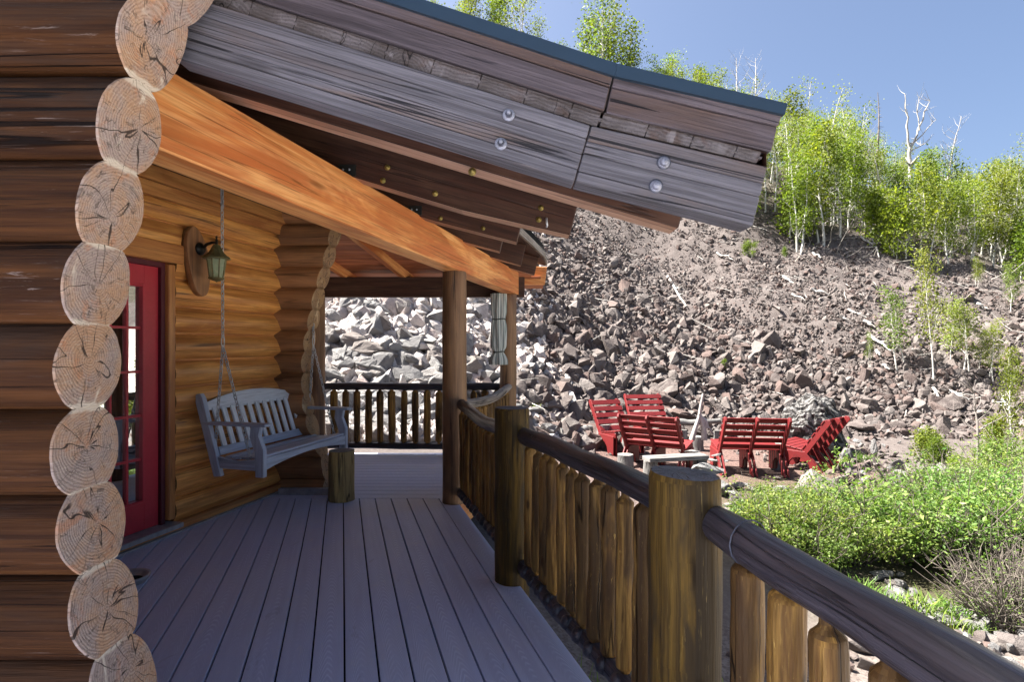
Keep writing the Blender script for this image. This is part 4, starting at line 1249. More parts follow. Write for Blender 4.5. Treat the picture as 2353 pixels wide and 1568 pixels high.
def axis_pts(a, b, fine0, fine1, fs, cs):
    pts = []; t = a
    while t < b:
        pts.append(t); t += fs if fine0 <= t <= fine1 else cs
    pts.append(b); return pts
gx = axis_pts(-60, 90, -6, 26, .22, 1.5); gy = axis_pts(-40, 90, 1.5, 32, .22, 1.5)
GX, GY = np.meshgrid(gx, gy)
GZ = H(GX, GY) + .05 * rng.standard_normal(GX.shape) * np.clip((GY - yb(GX)) / 2, 0, 1)
vv = np.stack([GX, GY, GZ], -1).reshape(-1, 3)
nx, ny = len(gx), len(gy)
idx = np.arange(nx * ny).reshape(ny, nx)
quads = np.stack([idx[:-1, :-1], idx[:-1, 1:], idx[1:, 1:], idx[1:, :-1]], -1).reshape(-1, 4)
me = bpy.data.meshes.new('ground'); me.from_pydata(vv.tolist(), [], quads.tolist())
zc = np.zeros((nx * ny, 4), np.float32); zc[:, 3] = 1
X_, Y_ = vv[:, 0], vv[:, 1]
pit = np.exp(-(((X_ - 3.7) / 2.9) ** 4 + ((Y_ - 10.6) / 2.6) ** 4))
zc[:, 0] = np.clip(pit * 1.3, 0, 1)
sh = np.exp(-(((X_ - 6.2) / 3.4) ** 4 + ((Y_ - 7.4) / 2.2) ** 4))
forest = np.clip((Y_ - yb(X_) - 11.5) / 3, 0, 1) * np.clip((X_ - 6) / 4, 0, 1)
zc[:, 1] = np.clip(np.maximum(sh, forest * .55), 0, 1)
near = np.clip((6.0 - Y_) / 1.0, 0, 1) * (1 - zc[:, 1])
zc[:, 2] = np.clip(near, 0, 1) * .9
at = me.attributes.new('zone', 'FLOAT_COLOR', 'POINT'); at.data.foreach_set('color', zc.reshape(-1))
dr = np.clip((X_ - 1.35) / .4, 0, 1) * np.clip((X_ / .93 - .9 - Y_) / .6, 0, 1) * np.clip((26 - X_) / 4, 0, 1) * np.clip((Y_ + 30) / 4, 0, 1)  # extent of the unseen light-bouncing ground, right of the view
ad = me.attributes.new('bounce_ground', 'FLOAT', 'POINT'); ad.data.foreach_set('value', dr.astype(np.float32))
me.polygons.foreach_set('use_smooth', [True] * len(me.polygons))
me.materials.append(M['ground'])
go = link('ground', me); tag(go, 'rocky ground rising into a steep talus hillside', 'ground', kind='structure')

# ------------------------------------------------------------------ rocks
def rock_arrays(seed, n=15, flat=.6):
    r = random.Random(seed)
    bm = bmesh.new()
    el = (1.0, r.uniform(.55, .85), r.uniform(.38, .38 + flat * .5))
    for k in range(n):
        while True:
            p = Vector((r.gauss(0, 1), r.gauss(0, 1), r.gauss(0, 1)))
            if p.length > .01: break
        p.normalize(); p *= r.uniform(.78, 1.0)
        bm.verts.new((p.x * el[0], p.y * el[1], p.z * el[2]))
    res = bmesh.ops.convex_hull(bm, input=bm.verts[:])
    bmesh.ops.delete(bm, geom=[e for e in res['geom_interior'] if isinstance(e, bmesh.types.BMVert)], context='VERTS')
    bmesh.ops.recalc_face_normals(bm, faces=bm.faces)
    bm.verts.ensure_lookup_table(); bm.verts.index_update()
    v = np.array([x.co[:] for x in bm.verts]); f = np.array([[x.index for x in q.verts] for q in bm.faces])
    bm.free()
    return v, f
def rock_mesh(seed, mat, n=18, sub=1, rough=.10):
    """a broken block: hull with chipped edges and a pitted skin"""
    v, f = rock_arrays(seed, n)
    bm = bmesh.new()
    vs = [bm.verts.new(p) for p in v]
    for t in f: bm.faces.new([vs[i] for i in t])
    bmesh.ops.bevel(bm, geom=bm.edges[:], offset=.035, segments=1, profile=.5, affect='EDGES', clamp_overlap=True)
    bmesh.ops.triangulate(bm, faces=[q for q in bm.faces if len(q.verts) > 4])
    if sub: bmesh.ops.subdivide_edges(bm, edges=bm.edges[:], cuts=sub, use_grid_fill=True)
    for q in bm.verts:
        nrm = q.co.normalized()
        q.co += nrm * (rough * mnoise.noise(q.co * 3.1 + Vector((seed, 0, 0))) + rough * .5 * mnoise.noise(q.co * 8 + Vector((0, seed, 0))))
    me = bpy.data.meshes.new('rock'); bm.to_mesh(me); bm.free(); me.materials.append(mat)
    return me
ROCKV = [rock_arrays(100 + k, 8 + (k * 5) % 13, .5) for k in range(26)]
ROCKM = [rock_mesh(300 + k, M['rockobj']) for k in range(14)]
ROCKP = [rock_mesh(300 + k, M['palerock']) for k in range(14)]  # paler copies put bright sun into the left-hand blocks
_sm = [hit(px, py) for px, py in ((1420, 535), (1520, 575), (1640, 630), (1760, 690), (1870, 745), (1970, 800))]
SMOOTH = [(a.x + (b.x - a.x) * t / 6, a.y + (b.y - a.y) * t / 6) for a, b in zip(_sm, _sm[1:]) for t in range(6)]
cand = []
def rot_rand(r):
    return Euler((r.uniform(0, 6.28), r.uniform(0, 6.28), r.uniform(0, 6.28))).to_matrix()
rr = random.Random(77)
KEEP = [(1.2, 6.3, 8.9, 13.4)]
def treeline(X): return float(np.interp(X, [4, 7, 9, 12, 16, 23, 40], [24, 18, 12.2, 10.6, 9.8, 9.3, 9.0]))
def talus_zone(X, Y):
    d = Y - float(yb(X))
    if d < -.9: return 0
    # denser and coarser at the foot and on the left
    if X > 6 and d > treeline(X) + 2: return .25
    return 1
def size_at(X, Y):
    d = Y - float(yb(X))
    s = float(np.interp(d, [-1, 2, 6, 12, 22], [.125, .128, .083, .058, .05]))
    s *= float(np.interp(X, [-5, 0, 4, 10, 20], [1.3, 1.2, .92, .75, .72]))
    return s
# sample by sight line so that every stretch of the slope that can be seen is covered
n_try = 170000
Xs = []; 
us = np.array([rr.uniform(-.42, .98) for _ in range(n_try)]); Ys = 8.6 + (np.array([rr.random() for _ in range(n_try)]) ** 1.05) * 24
for u, Y in zip(us, Ys):
    X = u * Y
    tz = talus_zone(X, Y)
    if tz == 0 or rr.random() > tz: continue
    # nothing behind the house walls
    if u < -.36 and Y < 40: continue
    d = Y - float(yb(X))
    if d > 27: continue
    base = size_at(X, Y)
    q_ = min(math.hypot(X - a[0], (Y - a[1])) for a in SMOOTH)
    if q_ < 2.2:
        base *= .62 + .38 * q_ / 2.2
    s = base * math.exp(rr.gauss(-.2, .55))
    s = min(s, .5)
    cand.append((X, Y, s))
# big blocks that stand out
for (px, py, s) in ((870, 905, .55), (800, 800, .50), (830, 880, .42), (930, 900, .40), (1000, 780, .36), (1330, 790, .62), (1370, 800, .55), (1345, 850, .42), (1240, 830, .45), (1290, 950, .5), (1210, 960, .5), (1380, 905, .42), (1500, 870, .40), (1545, 880, .38), (1420, 905, .42), (1320, 1000, .30), (1800, 880, .36), (1880, 870, .40), (1950, 890, .34), (2010, 870, .34), (2090, 930, .28), (1710, 800, .32), (1780, 860, .34), (1850, 920, .36), (1690, 900, .36), (1760, 925, .36), (1640, 915, .32), (770, 960, .42), (850, 980, .40), (960, 960, .38), (900, 1000, .34), (790, 1010, .3), (1100, 820, .4), (1110, 900, .4)):
    h = hit(px, py); cand.append((h.x, h.y, s * .85))
def pix(c): return c[2] / c[1]
cand.sort(key=pix, reverse=True)
solo, rest = cand[:292], cand[292:]
for k, (X, Y, s) in enumerate(solo):
    z = hz(X, Y) + s * rr.uniform(.05, .3)
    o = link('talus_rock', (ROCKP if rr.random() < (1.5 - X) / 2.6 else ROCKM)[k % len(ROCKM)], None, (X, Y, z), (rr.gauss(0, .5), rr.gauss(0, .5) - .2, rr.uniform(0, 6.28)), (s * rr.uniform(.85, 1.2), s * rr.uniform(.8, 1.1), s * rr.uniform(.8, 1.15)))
    tag(o, 'angular grey brown block among the larger rocks of the talus slope', 'rock', 'larger rocks of the talus slope')
AV = []; AF = []; AR = []; nbase = 0
for k, (X, Y, s) in enumerate(rest):
    v, f = ROCKV[k % len(ROCKV)]
    m3 = np.array(rot_rand(rr)) * s
    v = v @ m3.T + np.array((X, Y, hz(X, Y) + s * rr.uniform(-.05, .32)))
    AV.append(v); AF.append(f + nbase); AR.append(np.full(len(f), rr.random())); nbase += len(v)
# small stone litter nearer the porch and round the fire pit
for k in range(5200):
    X = rr.uniform(.3, 13); Y = rr.uniform(2.2, 14.5)
    if abs(X) > Y * 1.05 + .5: continue
    if Y < 6 and X < .75 - .2989 * (Y - 1.8) + .1: continue
    d = Y - float(yb(X))
    if d > .5: continue
    border = math.exp(-((X - 6.6) / 1.3) ** 2) * math.exp(-((Y - 11.2) / 2.5) ** 2)
    path = math.exp(-((Y - (5.0 + .02 * X)) / .5) ** 2) if X > 2 else 0
    foot = math.exp(-((d + .3) / 1.0) ** 2)
    if rr.random() > .10 + .8 * border + .75 * path + .8 * foot: continue
    s = (.03 + .10 * rr.random() ** 2 + .05 * max(border, path, foot))
    v, f = ROCKV[k % len(ROCKV)]
    m3 = np.array(rot_rand(rr)) * s
    v = v @ m3.T + np.array((X, Y, hz(X, Y) + s * .2))
    AV.append(v); AF.append(f + nbase); AR.append(np.full(len(f), rr.random())); nbase += len(v)
MI = np.concatenate([np.full(len(f), 1 if v[:, 1].mean() > 8.5 and rr.random() < (1.5 - v[:, 0].mean()) / 2.6 else 0) for v, f in zip(AV, AF)])  # more of the sun-paled colour towards the left
AV = np.concatenate(AV); AF = np.concatenate(AF); AR = np.concatenate(AR)
me = bpy.data.meshes.new('talus_stones')
me.vertices.add(len(AV)); me.vertices.foreach_set('co', AV.astype(np.float32).ravel())
me.loops.add(AF.size); me.loops.foreach_set('vertex_index', AF.astype(np.int32).ravel())
me.polygons.add(len(AF)); me.polygons.foreach_set('loop_start', np.arange(0, AF.size, 3, dtype=np.int32)); me.polygons.foreach_set('loop_total', np.full(len(AF), 3, np.int32))
me.update(calc_edges=True)
at = me.attributes.new('rnd', 'FLOAT', 'FACE'); at.data.foreach_set('value', AR)
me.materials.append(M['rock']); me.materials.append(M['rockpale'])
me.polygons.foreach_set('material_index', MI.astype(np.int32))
me.polygons.foreach_set('use_smooth', [False] * len(me.polygons))
o = link('talus_stones', me); tag(o, 'loose field of countless smaller broken stones covering the hillside', 'rubble', kind='stuff')

# ------------------------------------------------------------------ leaves and wood
def leaf_mesh(name, pts, size, mat, seed=0, aspect=.75, droop=0.0, jit=.35):
    r = np.random.default_rng(seed)
    n = len(pts)
    a = r.normal(size=(n, 3)); a[:, 2] *= .8; a /= np.linalg.norm(a, axis=1, keepdims=True) + 1e-9
    b = r.normal(size=(n, 3)); b -= a * (a * b).sum(1, keepdims=True); b /= np.linalg.norm(b, axis=1, keepdims=True) + 1e-9
    s = size * (1 + jit * r.standard_normal((n, 1))).clip(.4, 1.9)
    P_ = np.asarray(pts)
    c = np.cross(a, b)
    v = np.stack([P_ - a * s * .5, P_ + b * s * aspect * .5 + c * s * .1, P_ + a * s * .55, P_ - b * s * aspect * .5 + c * s * .1], 1).reshape(-1, 3)
    f = np.arange(4 * n).reshape(n, 4)
    me = bpy.data.meshes.new(name); me.from_pydata(v.tolist(), [], f.tolist())
    at = me.attributes.new('rnd', 'FLOAT', 'FACE'); at.data.foreach_set('value', r.random(n))
    me.materials.append(mat)
    return me
def branch_path(p, d, L, m, up=.25, wob=.25, r=random):
    pts = [Vector(p)]; d = Vector(d).normalized()
    for i in range(m):
        d = (d + Vector((r.gauss(0, wob), r.gauss(0, wob), up + r.gauss(0, wob * .6))) * .5).normalized()
        pts.append(pts[-1] + d * (L / m))
    return pts
def make_tree(seed, h, stems=1, nbr=16, leaves=2400, lsize=.10, lo=.3, spread=.22, leafy=1.0, bark='bark', leaf='leaf', r0=.055, lean=.04, brl=.27):
    """returns (trunk mesh, crown mesh or None): slim aspen with rising limbs and leaf tufts along the outer twigs"""
    r = random.Random(seed); mb = MB(); tuft = []
    for s in range(stems):
        b0 = Vector((r.gauss(0, .25) if stems > 1 else 0, r.gauss(0, .25) if stems > 1 else 0, -.15))
        hh = h * (r.uniform(.7, 1.0) if s else 1.0)
        tp = [b0]; d = Vector((r.gauss(0, lean), r.gauss(0, lean), 1)).normalized()
        m = 12
        for i in range(m):
            d = (d + Vector((r.gauss(0, .06), r.gauss(0, .06), .10))).normalized(); tp.append(tp[-1] + d * (hh / m))
        rad = [r0 * (1.0 - .86 * (i / m) ** .9) * (hh / h) for i in range(m + 1)]
        tube(mb, tp, rad, 7, seed=seed, bump=.006, bfreq=4)
        for k in range(max(3, nbr // stems)):
            t = lo + (1 - lo) * (k + r.random()) / max(3, nbr // stems); t = min(t, .97)
            q = t * m; i = int(q); p = tp[i].lerp(tp[min(i + 1, m)], q - i)
            az = r.uniform(0, 6.28); L = hh * brl * (1.15 - .75 * t) * r.uniform(.6, 1.25)
            bp = branch_path(p, (math.cos(az), math.sin(az), r.uniform(.5, 1.0)), L, 5, .3, .3, r)
            br = rad[i] * .5
            tube(mb, bp, [br * (1 - .8 * j / 5) for j in range(6)], 4)
            tuft += bp[2:]
            for w in range(3):
                j = r.randint(1, 4); 
                tw = branch_path(bp[j], (r.gauss(0, 1), r.gauss(0, 1), r.uniform(.2, 1)), L * .45, 3, .25, .4, r)
                tube(mb, tw, [br * .35, br * .28, br * .2, br * .1], 3)
                tuft += tw[1:]
        tuft += tp[int(m * .75):]
    tm = mb.mesh('trunk', [M[bark]])
    cm = None
    if leaves:
        pts = []
        dens = [r.random() ** 1.3 for _ in tuft]
        tot = sum(dens)
        for p, w in zip(tuft, dens):
            for _ in range(int(leaves * w / tot) + 1):
                pts.append((p.x + r.gauss(0, spread), p.y + r.gauss(0, spread), p.z + r.gauss(0, spread * .9)))
        cm = leaf_mesh('crown', pts, lsize, M[leaf], seed)
    return tm, cm
def plant(name, meshes, loc, label, cat, group=None, sc=1.0, rz=None, parts=('trunk', 'crown'), lean=(0, 0)):
    t = thing(name, loc, label, cat, group, random.uniform(0, 6.28) if rz is None else rz)
    t.rotation_euler = (lean[0], lean[1], t.rotation_euler.z)
    t.scale = (sc, sc, sc)
    for nm, me in zip(parts, meshes):
        if me is not None: link(nm, me, t)
    return t
TREES = {
    'full': [make_tree(k, 5.4, 1 + k % 2, 20, 2500, .098, .14, .25, leaf='leaf', r0=.06) for k in (1, 2, 3, 4, 5)],
    'pale': [make_tree(k, 5.8, 1 + k % 2, 18, 1100, .09, .32, .24, leaf='leafpale', r0=.065) for k in (11, 12, 13, 14)],
    'thin': [make_tree(k, 5.6, 2, 20, 420, .085, .35, .2, leaf='leafpale', r0=.06) for k in (21, 22, 23)],
    'bare': [make_tree(k, 5.8, 1, 18, 0, .1, .35, r0=.07, bark='deadwood', brl=.3) for k in (31, 32, 33)],
    'bush': [make_tree(k, 2.6, 4, 22, 2600, .10, .05, .22, leaf='leaf', r0=.03) for k in (41, 42, 43)],
}
random.seed(99)
spots = []
tries = 0
while len(spots) < 240 and tries < 16000:
    tries += 1
    Y = random.uniform(21, 49); u = random.uniform(.0, .98); X = u * Y
    d = Y - float(yb(X))
    if X < 4 or d < treeline(X) or d > 35.5: continue
    mind = .95 if d < treeline(X) + 6 else 1.2
    if any((X - a) ** 2 + (Y - b) ** 2 < mind ** 2 for a, b in spots): continue
    spots.append((X, Y))
for (X, Y) in spots:
    d = Y - float(yb(X)); row = d - treeline(X)
    q = random.random()
    if row < 3.0: kind = 'full' if q < .45 else ('bush' if q < .85 else 'thin')
    elif row < 9: kind = 'full' if q < .34 else ('pale' if q < .62 else ('thin' if q < .88 else 'bare'))
    else: kind = 'pale' if q < .40 else ('full' if q < .52 else ('thin' if q < .86 else 'bare'))
    lab = {'full': ('bright green leafy aspen in the hillside stand', 'leafy aspens of the hillside stand'),
           'pale': ('pale leaved slender aspen in the hillside stand', 'pale aspens of the hillside stand'),
           'thin': ('nearly leafless white stemmed aspen in the hillside stand', 'thin aspens of the hillside stand'),
           'bare': ('bare bleached dead aspen in the hillside stand', 'dead aspens of the hillside stand'),
           'bush': ('low bushy bright green aspen clump at the edge of the hillside stand', 'low aspen clumps of the hillside stand')}[kind]
    s = random.uniform(.75, 1.1) * (1.0 if row < 9 else 1.12)
    pxx = CX + X / Y * FV
    ycap = float(np.interp(pxx, [1500, 1760, 1950, 2040, 2250, 2353], [150, 205, 250, 315, 365, 345])) + random.uniform(0, 70)
    hcap = CAMZ - (ycap - CY) / FV * Y - hz(X, Y)
    h0 = {'full': 5.4, 'pale': 5.8, 'thin': 5.6, 'bare': 5.8, 'bush': 2.6}[kind]
    s = max(.35, min(s, hcap / h0))
    plant('aspen_tree' if kind != 'bush' else 'aspen_bush', random.choice(TREES[kind]), (X, Y, hz(X, Y)), lab[0], 'tree' if kind != 'bush' else 'bush', lab[1], s)

def tree_at(px, ytop, Y, kind, label, group=None, name='aspen_tree', idx=0, cat='tree', h0=None, lean=(0, 0)):
    X = (px - CX) / FV * Y; z = hz(X, Y)
    top = CAMZ - (ytop - CY) / FV * Y
    h0 = h0 or {'full': 5.4, 'pale': 5.8, 'thin': 5.6, 'bare': 5.8, 'bush': 2.6}[kind]
    return plant(name, TREES[kind][idx % len(TREES[kind])], (X, Y, z), label, cat, group, (top - z) / h0, None, lean=lean)
# crowns that rise above the roof edge
g_ = 'aspens showing above the roof edge'
tree_at(1210, -60, 41, 'pale', 'tall pale aspen above the roof edge, farthest up the slope', None, idx=0)
tree_at(1140, -70, 42, 'full', 'broad green aspen showing above the highest stretch of metal edging', None, idx=1)
tree_at(1090, -40, 40, 'full', 'small green aspen crown just above the metal roof edging', None, idx=3)
tree_at(1375, -25, 40, 'pale', 'tall aspen with a thick white forked trunk above the roof kink', None, idx=1)
tree_at(1400, 20, 41.5, 'full', 'leafy aspen crowded against the tall white trunk above the roof', None, idx=0)
tree_at(1455, 55, 40, 'full', 'rounded green aspen beside the tall forked one above the roof', None, idx=2)
for px, yt, Y, k, i in ((1345, 40, 42, 'full', 3), (1425, 120, 39, 'full', 1), (1550, 120, 40, 'pale', 2), (1500, 140, 40, 'full', 0), (1600, 150, 40, 'full', 2), (1640, 160, 41, 'pale', 3), (1575, 165, 39, 'full', 4), (1530, 150, 42, 'full', 3), (1290, 90, 42, 'full', 2)):
    tree_at(px, yt, Y, k, 'leafy aspen crown peeping over the roof edging', g_, idx=i)
tree_at(1690, 95, 39, 'bare', 'bare bushy topped dead aspen above the roof end', None, idx=0)
tree_at(1752, 105, 38, 'bare', 'slim bare dead aspen just past the roof corner', None, idx=1)
tree_at(1835, 190, 34, 'thin', 'white stemmed aspen with a thin green top beside the roof corner', None, idx=0)
tree_at(1885, 200, 33, 'thin', 'twin stemmed pale aspen with long white limbs right of the roof corner', None, idx=1)
tree_at(1960, 235, 33, 'thin', 'spreading white limbed aspen between the roof corner and the dark spire', None, idx=2)
tree_at(2165, 245, 30, 'bare', 'tall slender bleached snag standing above the bright bushes', None, idx=2)
tree_at(2335, 320, 30, 'thin', 'white trunked aspen at the right edge of the stand', None, idx=0)
for k in range(22):
    Y = random.uniform(38, 48); X = random.uniform(-16, 6)
    kd = random.choice(['pale', 'full', 'thin'])
    plant('aspen_tree', random.choice(TREES[kd]), (X, Y, hz(X, Y)), 'aspen on the crest behind the porch roof', 'tree', 'aspens on the crest behind the porch roof', random.uniform(.7, 1.0))
# the dark spire and the forked snag
def snag_mesh(seed, spec, mat):
    mb = MB(); r = random.Random(seed)
    for pts, r0, r1 in spec:
        m = 8; P_ = []
        for i in range(m + 1):
            t = i / m * (len(pts) - 1); k = min(int(t), len(pts) - 2)
            P_.append(Vector(pts[k]).lerp(Vector(pts[k + 1]), t - k) + Vector((r.gauss(0, .03), r.gauss(0, .03), 0)))
        tube(mb, P_, [.7 * (r0 + (r1 - r0) * i / m) for i in range(m + 1)], 7, seed=seed, bump=.01)
        for k in range(7):
            p = P_[r.randint(3, m)]
            tw = branch_path(p, (r.gauss(0, 1), r.gauss(0, 1), .6), r.uniform(.3, .9), 3, .3, .4, r)
            tube(mb, tw, [r1 * .8, r1 * .6, r1 * .4, r1 * .2], 4)
    return mb.mesh('trunk', [M[mat]])
Y = 31.0
def at_(px, py): 
    q = P(px, py, Y); return q
b = at_(2090, 470)
b.z = hz(b.x, b.y)
def rel(px, py, dy=0): 
    q = P(px, py, Y) - b; q.y += dy; return tuple(q)
me = snag_mesh(5, [([rel(2092, 500), rel(2090, 380), rel(2090, 340)], .17, .12), ([rel(2090, 345), rel(2083, 270), rel(2080, 215)], .10, .02), ([rel(2090, 345), rel(2112, 300), rel(2125, 250), rel(2140, 232)], .09, .02), ([rel(2088, 330), rel(2105, 325), rel(2135, 290), rel(2150, 275)], .06, .015), ([rel(2090, 350), rel(2115, 335), rel(2125, 330)], .05, .02), ([rel(2112, 300), rel(2108, 245), rel(2112, 222)], .05, .015)], 'deadwood')
t = thing('dead_tree', b, 'big forked bleached dead tree against the sky on the ridge', 'tree'); link('trunk', me, t)
b2 = P(2018, 420, 31); b2.z = hz(b2.x, b2.y); b = b2
r = random.Random(3); mb = MB()
top = CAMZ - (212 - CY) / FV * 31 - b2.z
tp = [Vector((.04 * math.sin(i), 0, top * i / 10)) for i in range(11)]
tube(mb, tp, [.11 * (1 - .88 * i / 10) for i in range(11)], 7)
for k in range(46):
    i = r.uniform(2, 9.6); p = tp[int(i)].lerp(tp[int(i) + 1], i - int(i)); az = r.uniform(0, 6.28)
    tube(mb, branch_path(p, (math.cos(az), math.sin(az), -.1), r.uniform(.15, .4) * (1.3 - i / 12), 3, -.05, .2, r), [.02, .015, .01, .004], 3)
t = thing('dead_spruce', b2, 'dark narrow spire of a dead spruce rising above the aspens', 'tree'); mb.build('trunk', M['deaddark'], t, local=True)

# young aspens on the open slope
def slope_tree(px, pybase, ytop, kind, label, idx=0, group=None, w=1.0):
    h = hit(px, pybase); top = CAMZ - (ytop - CY) / FV * h.y
    h0 = {'full': 5.4, 'pale': 5.8, 'thin': 5.6, 'bare': 5.8, 'bush': 2.6, 'sap': 4.2}[kind]
    s = (top - h.z) / h0
    t = plant('aspen_sapling' if kind != 'bush' else 'bush', TREES[kind][idx % len(TREES[kind])], h, label, 'tree' if kind != 'bush' else 'bush', group, s)
    t.scale = (s * w, s * w, s)
    return t
TREES['sap'] = [make_tree(k, 4.2, 1 + k % 2, 16, 1500, .085, .25, .2, leaf='leafpale', r0=.04) for k in (51, 52, 53, 54)]
slope_tree(2075, 850, 665, 'sap', 'slim young aspen on the scree, left of the tallest one', 0)
slope_tree(2145, 878, 575, 'sap', 'tallest young aspen standing alone on the open scree', 1, None, .62)
slope_tree(2205, 850, 705, 'sap', 'bushy young aspen low on the scree right of the tallest', 2, None, 1.3)
slope_tree(2185, 840, 690, 'sap', 'young aspen tucked behind the bushy one on the scree', 3)
slope_tree(2275, 880, 740, 'sap', 'grey green young aspen at the right on the scree', 0)
slope_tree(2250, 860, 760, 'sap', 'small young aspen between the bushy and the grey green ones', 1)
slope_tree(2000, 850, 765, 'sap', 'tiny aspen seedling alone on the scree', 2, None, .6)
slope_tree(2322, 720, 610, 'sap', 'bright sapling high on the slope by the right edge', 3)
slope_tree(2240, 660, 590, 'full', 'leafy low aspen where the scree meets the stand', 2)
slope_tree(2330, 1045, 800, 'full', 'bright green aspen with a pale trunk at the right edge below the scree', 1, None, .7)
slope_tree(1722, 592, 548, 'bush', 'bright green bush at the top of the scree under the roof end', 0)
slope_tree(1803, 592, 568, 'bush', 'small bright bush at the top of the scree', 1)
slope_tree(1666, 855, 825, 'bush', 'tiny green bush among the rocks above the red chairs', 2)
slope_tree(2120, 1060, 975, 'bush', 'green bush on the stones right of the gnarled stump', 0, None, 1.5)
slope_tree(2160, 1080, 1010, 'bush', 'low green bush behind the brushwood at right', 1, None, 1.3)
slope_tree(2295, 1060, 955, 'bush', 'round green bush beside the right hand aspen trunk', 2, None, 1.1)
slope_tree(2205, 1100, 1040, 'bush', 'yellow green low bush in front of the dead stick', 0, None, 1.4)
h = hit(2247, 1095)
mb = MB(); r = random.Random(8)
hh = (1095 - 890) / FV * h.y
tp = branch_path((0, 0, -.1), (.05, 0, 1), hh, 9, .4, .14, r)
tube(mb, tp, [.032 * (1 - .8 * i / 9) for i in range(10)], 7)
for k in range(9):
    i = r.randint(3, 9); tube(mb, branch_path(tp[i], (r.gauss(0, 1), r.gauss(0, 1), .7), r.uniform(.25, .6), 3, .2, .4, r), [.014, .011, .008, .003], 4)
t = thing('dead_sapling', h, 'thin dark dead sapling standing in the brush at the right', 'tree'); mb.build('trunk', M['deaddark'], t, local=True)

# ------------------------------------------------------------------ fallen branches on the slope (photo pixels: from, to)
fb = [((1955, 701), (1993, 723)), ((2026, 732), (2070, 748)), ((1977, 746), (2011, 763)), ((2117, 784), (2164, 806)), ((2157, 814), (2186, 832)), ((2099, 802), (2120, 812)), ((2169, 850), (2225, 893)), ((2187, 890), (2198, 905)), ((2205, 927), (2222, 940)), ((1667, 700), (1714, 778)), ((939, 780), (965, 825)), ((1185, 738), (1205, 772)), ((2230, 605), (2290, 632)), ((2237, 625), (2262, 640)), ((2150, 600), (2190, 630)), ((2180, 605), (2195, 655)), ((2520, 650), (2555, 668)), ((2440, 770), (2466, 784)), ((2360, 990), (2420, 1015)), ((2330, 985), (2350, 1020)), ((2500, 1000), (2520, 1045)), ((1790, 640), (1830, 660)), ((2030, 640), (2050, 655))]
for k, (a, b) in enumerate(fb):
    A = hit(a[0] / 1.0867, a[1] / 1.0867); B = hit(b[0] / 1.0867, b[1] / 1.0867)
    if (A - B).length > 6: B = A + (B - A).normalized() * 3
    t = thing('fallen_branch', (A + B) / 2, 'bleached fallen branch lying on the scree', 'branch', 'bleached branches lying on the scree')
    mb = MB(); r0 = random.uniform(.035, .06) if k not in (9, 10) else .06
    pts = wavy(A + Vector((0, 0, .14)), B + Vector((0, 0, .16)), 7, .1, k)
    tube(mb, pts, [r0 * (1 - .6 * i / 7) for i in range(8)], 7, None, None, seed=k, bump=.01)
    d = (B - A)
    for q in range(3):
        p = pts[2 + q]
        tube(mb, branch_path(p, d.normalized() + Vector((random.gauss(0, .6), random.gauss(0, .6), .3)), d.length * .3, 3, .1, .3), [r0 * .5, r0 * .4, r0 * .25, r0 * .1], 4)
    mb.build('limb', M['deadwood'], t)
mb = MB(); r = random.Random(14)
for k in range(260):
    Y = r.uniform(9.5, 30); X = r.uniform(-.36, .95) * Y; d = Y - float(yb(X))
    if d < .3 or d > 16: continue
    p = Vector((X, Y, hz(X, Y) + .12)); a = r.uniform(0, 6.28)
    tube(mb, branch_path(p, (math.cos(a), math.sin(a), math.sin(a) * .55), r.uniform(.3, 1.1), 3, .03, .25, r), [.013, .011, .008, .004], 4)
o = mb.build('dead_twigs', M['deadwood']); tag(o, 'thin bleached dead twigs strewn over the talus', 'twigs', kind='stuff')
# brushwood on the forest floor: uncountable
mb = MB(); r = random.Random(4)
for k in range(700):
    Y = r.uniform(20, 42); X = r.uniform(.1, .97) * Y; d = Y - float(yb(X))
    if X < 6 or d < treeline(X) - 1.2 or d > treeline(X) + 12: continue
    p = Vector((X, Y, hz(X, Y) - .05))
    tube(mb, branch_path(p, (r.gauss(0, 1), r.gauss(0, 1), r.uniform(.1, 1.3)), r.uniform(.5, 1.7), 3, .15, .35, r), [.025, .02, .013, .005], 3)
o = mb.build('brushwood', M['barkgrey']); tag(o, 'tangle of grey sticks and undergrowth on the wooded slope', 'undergrowth', kind='stuff')
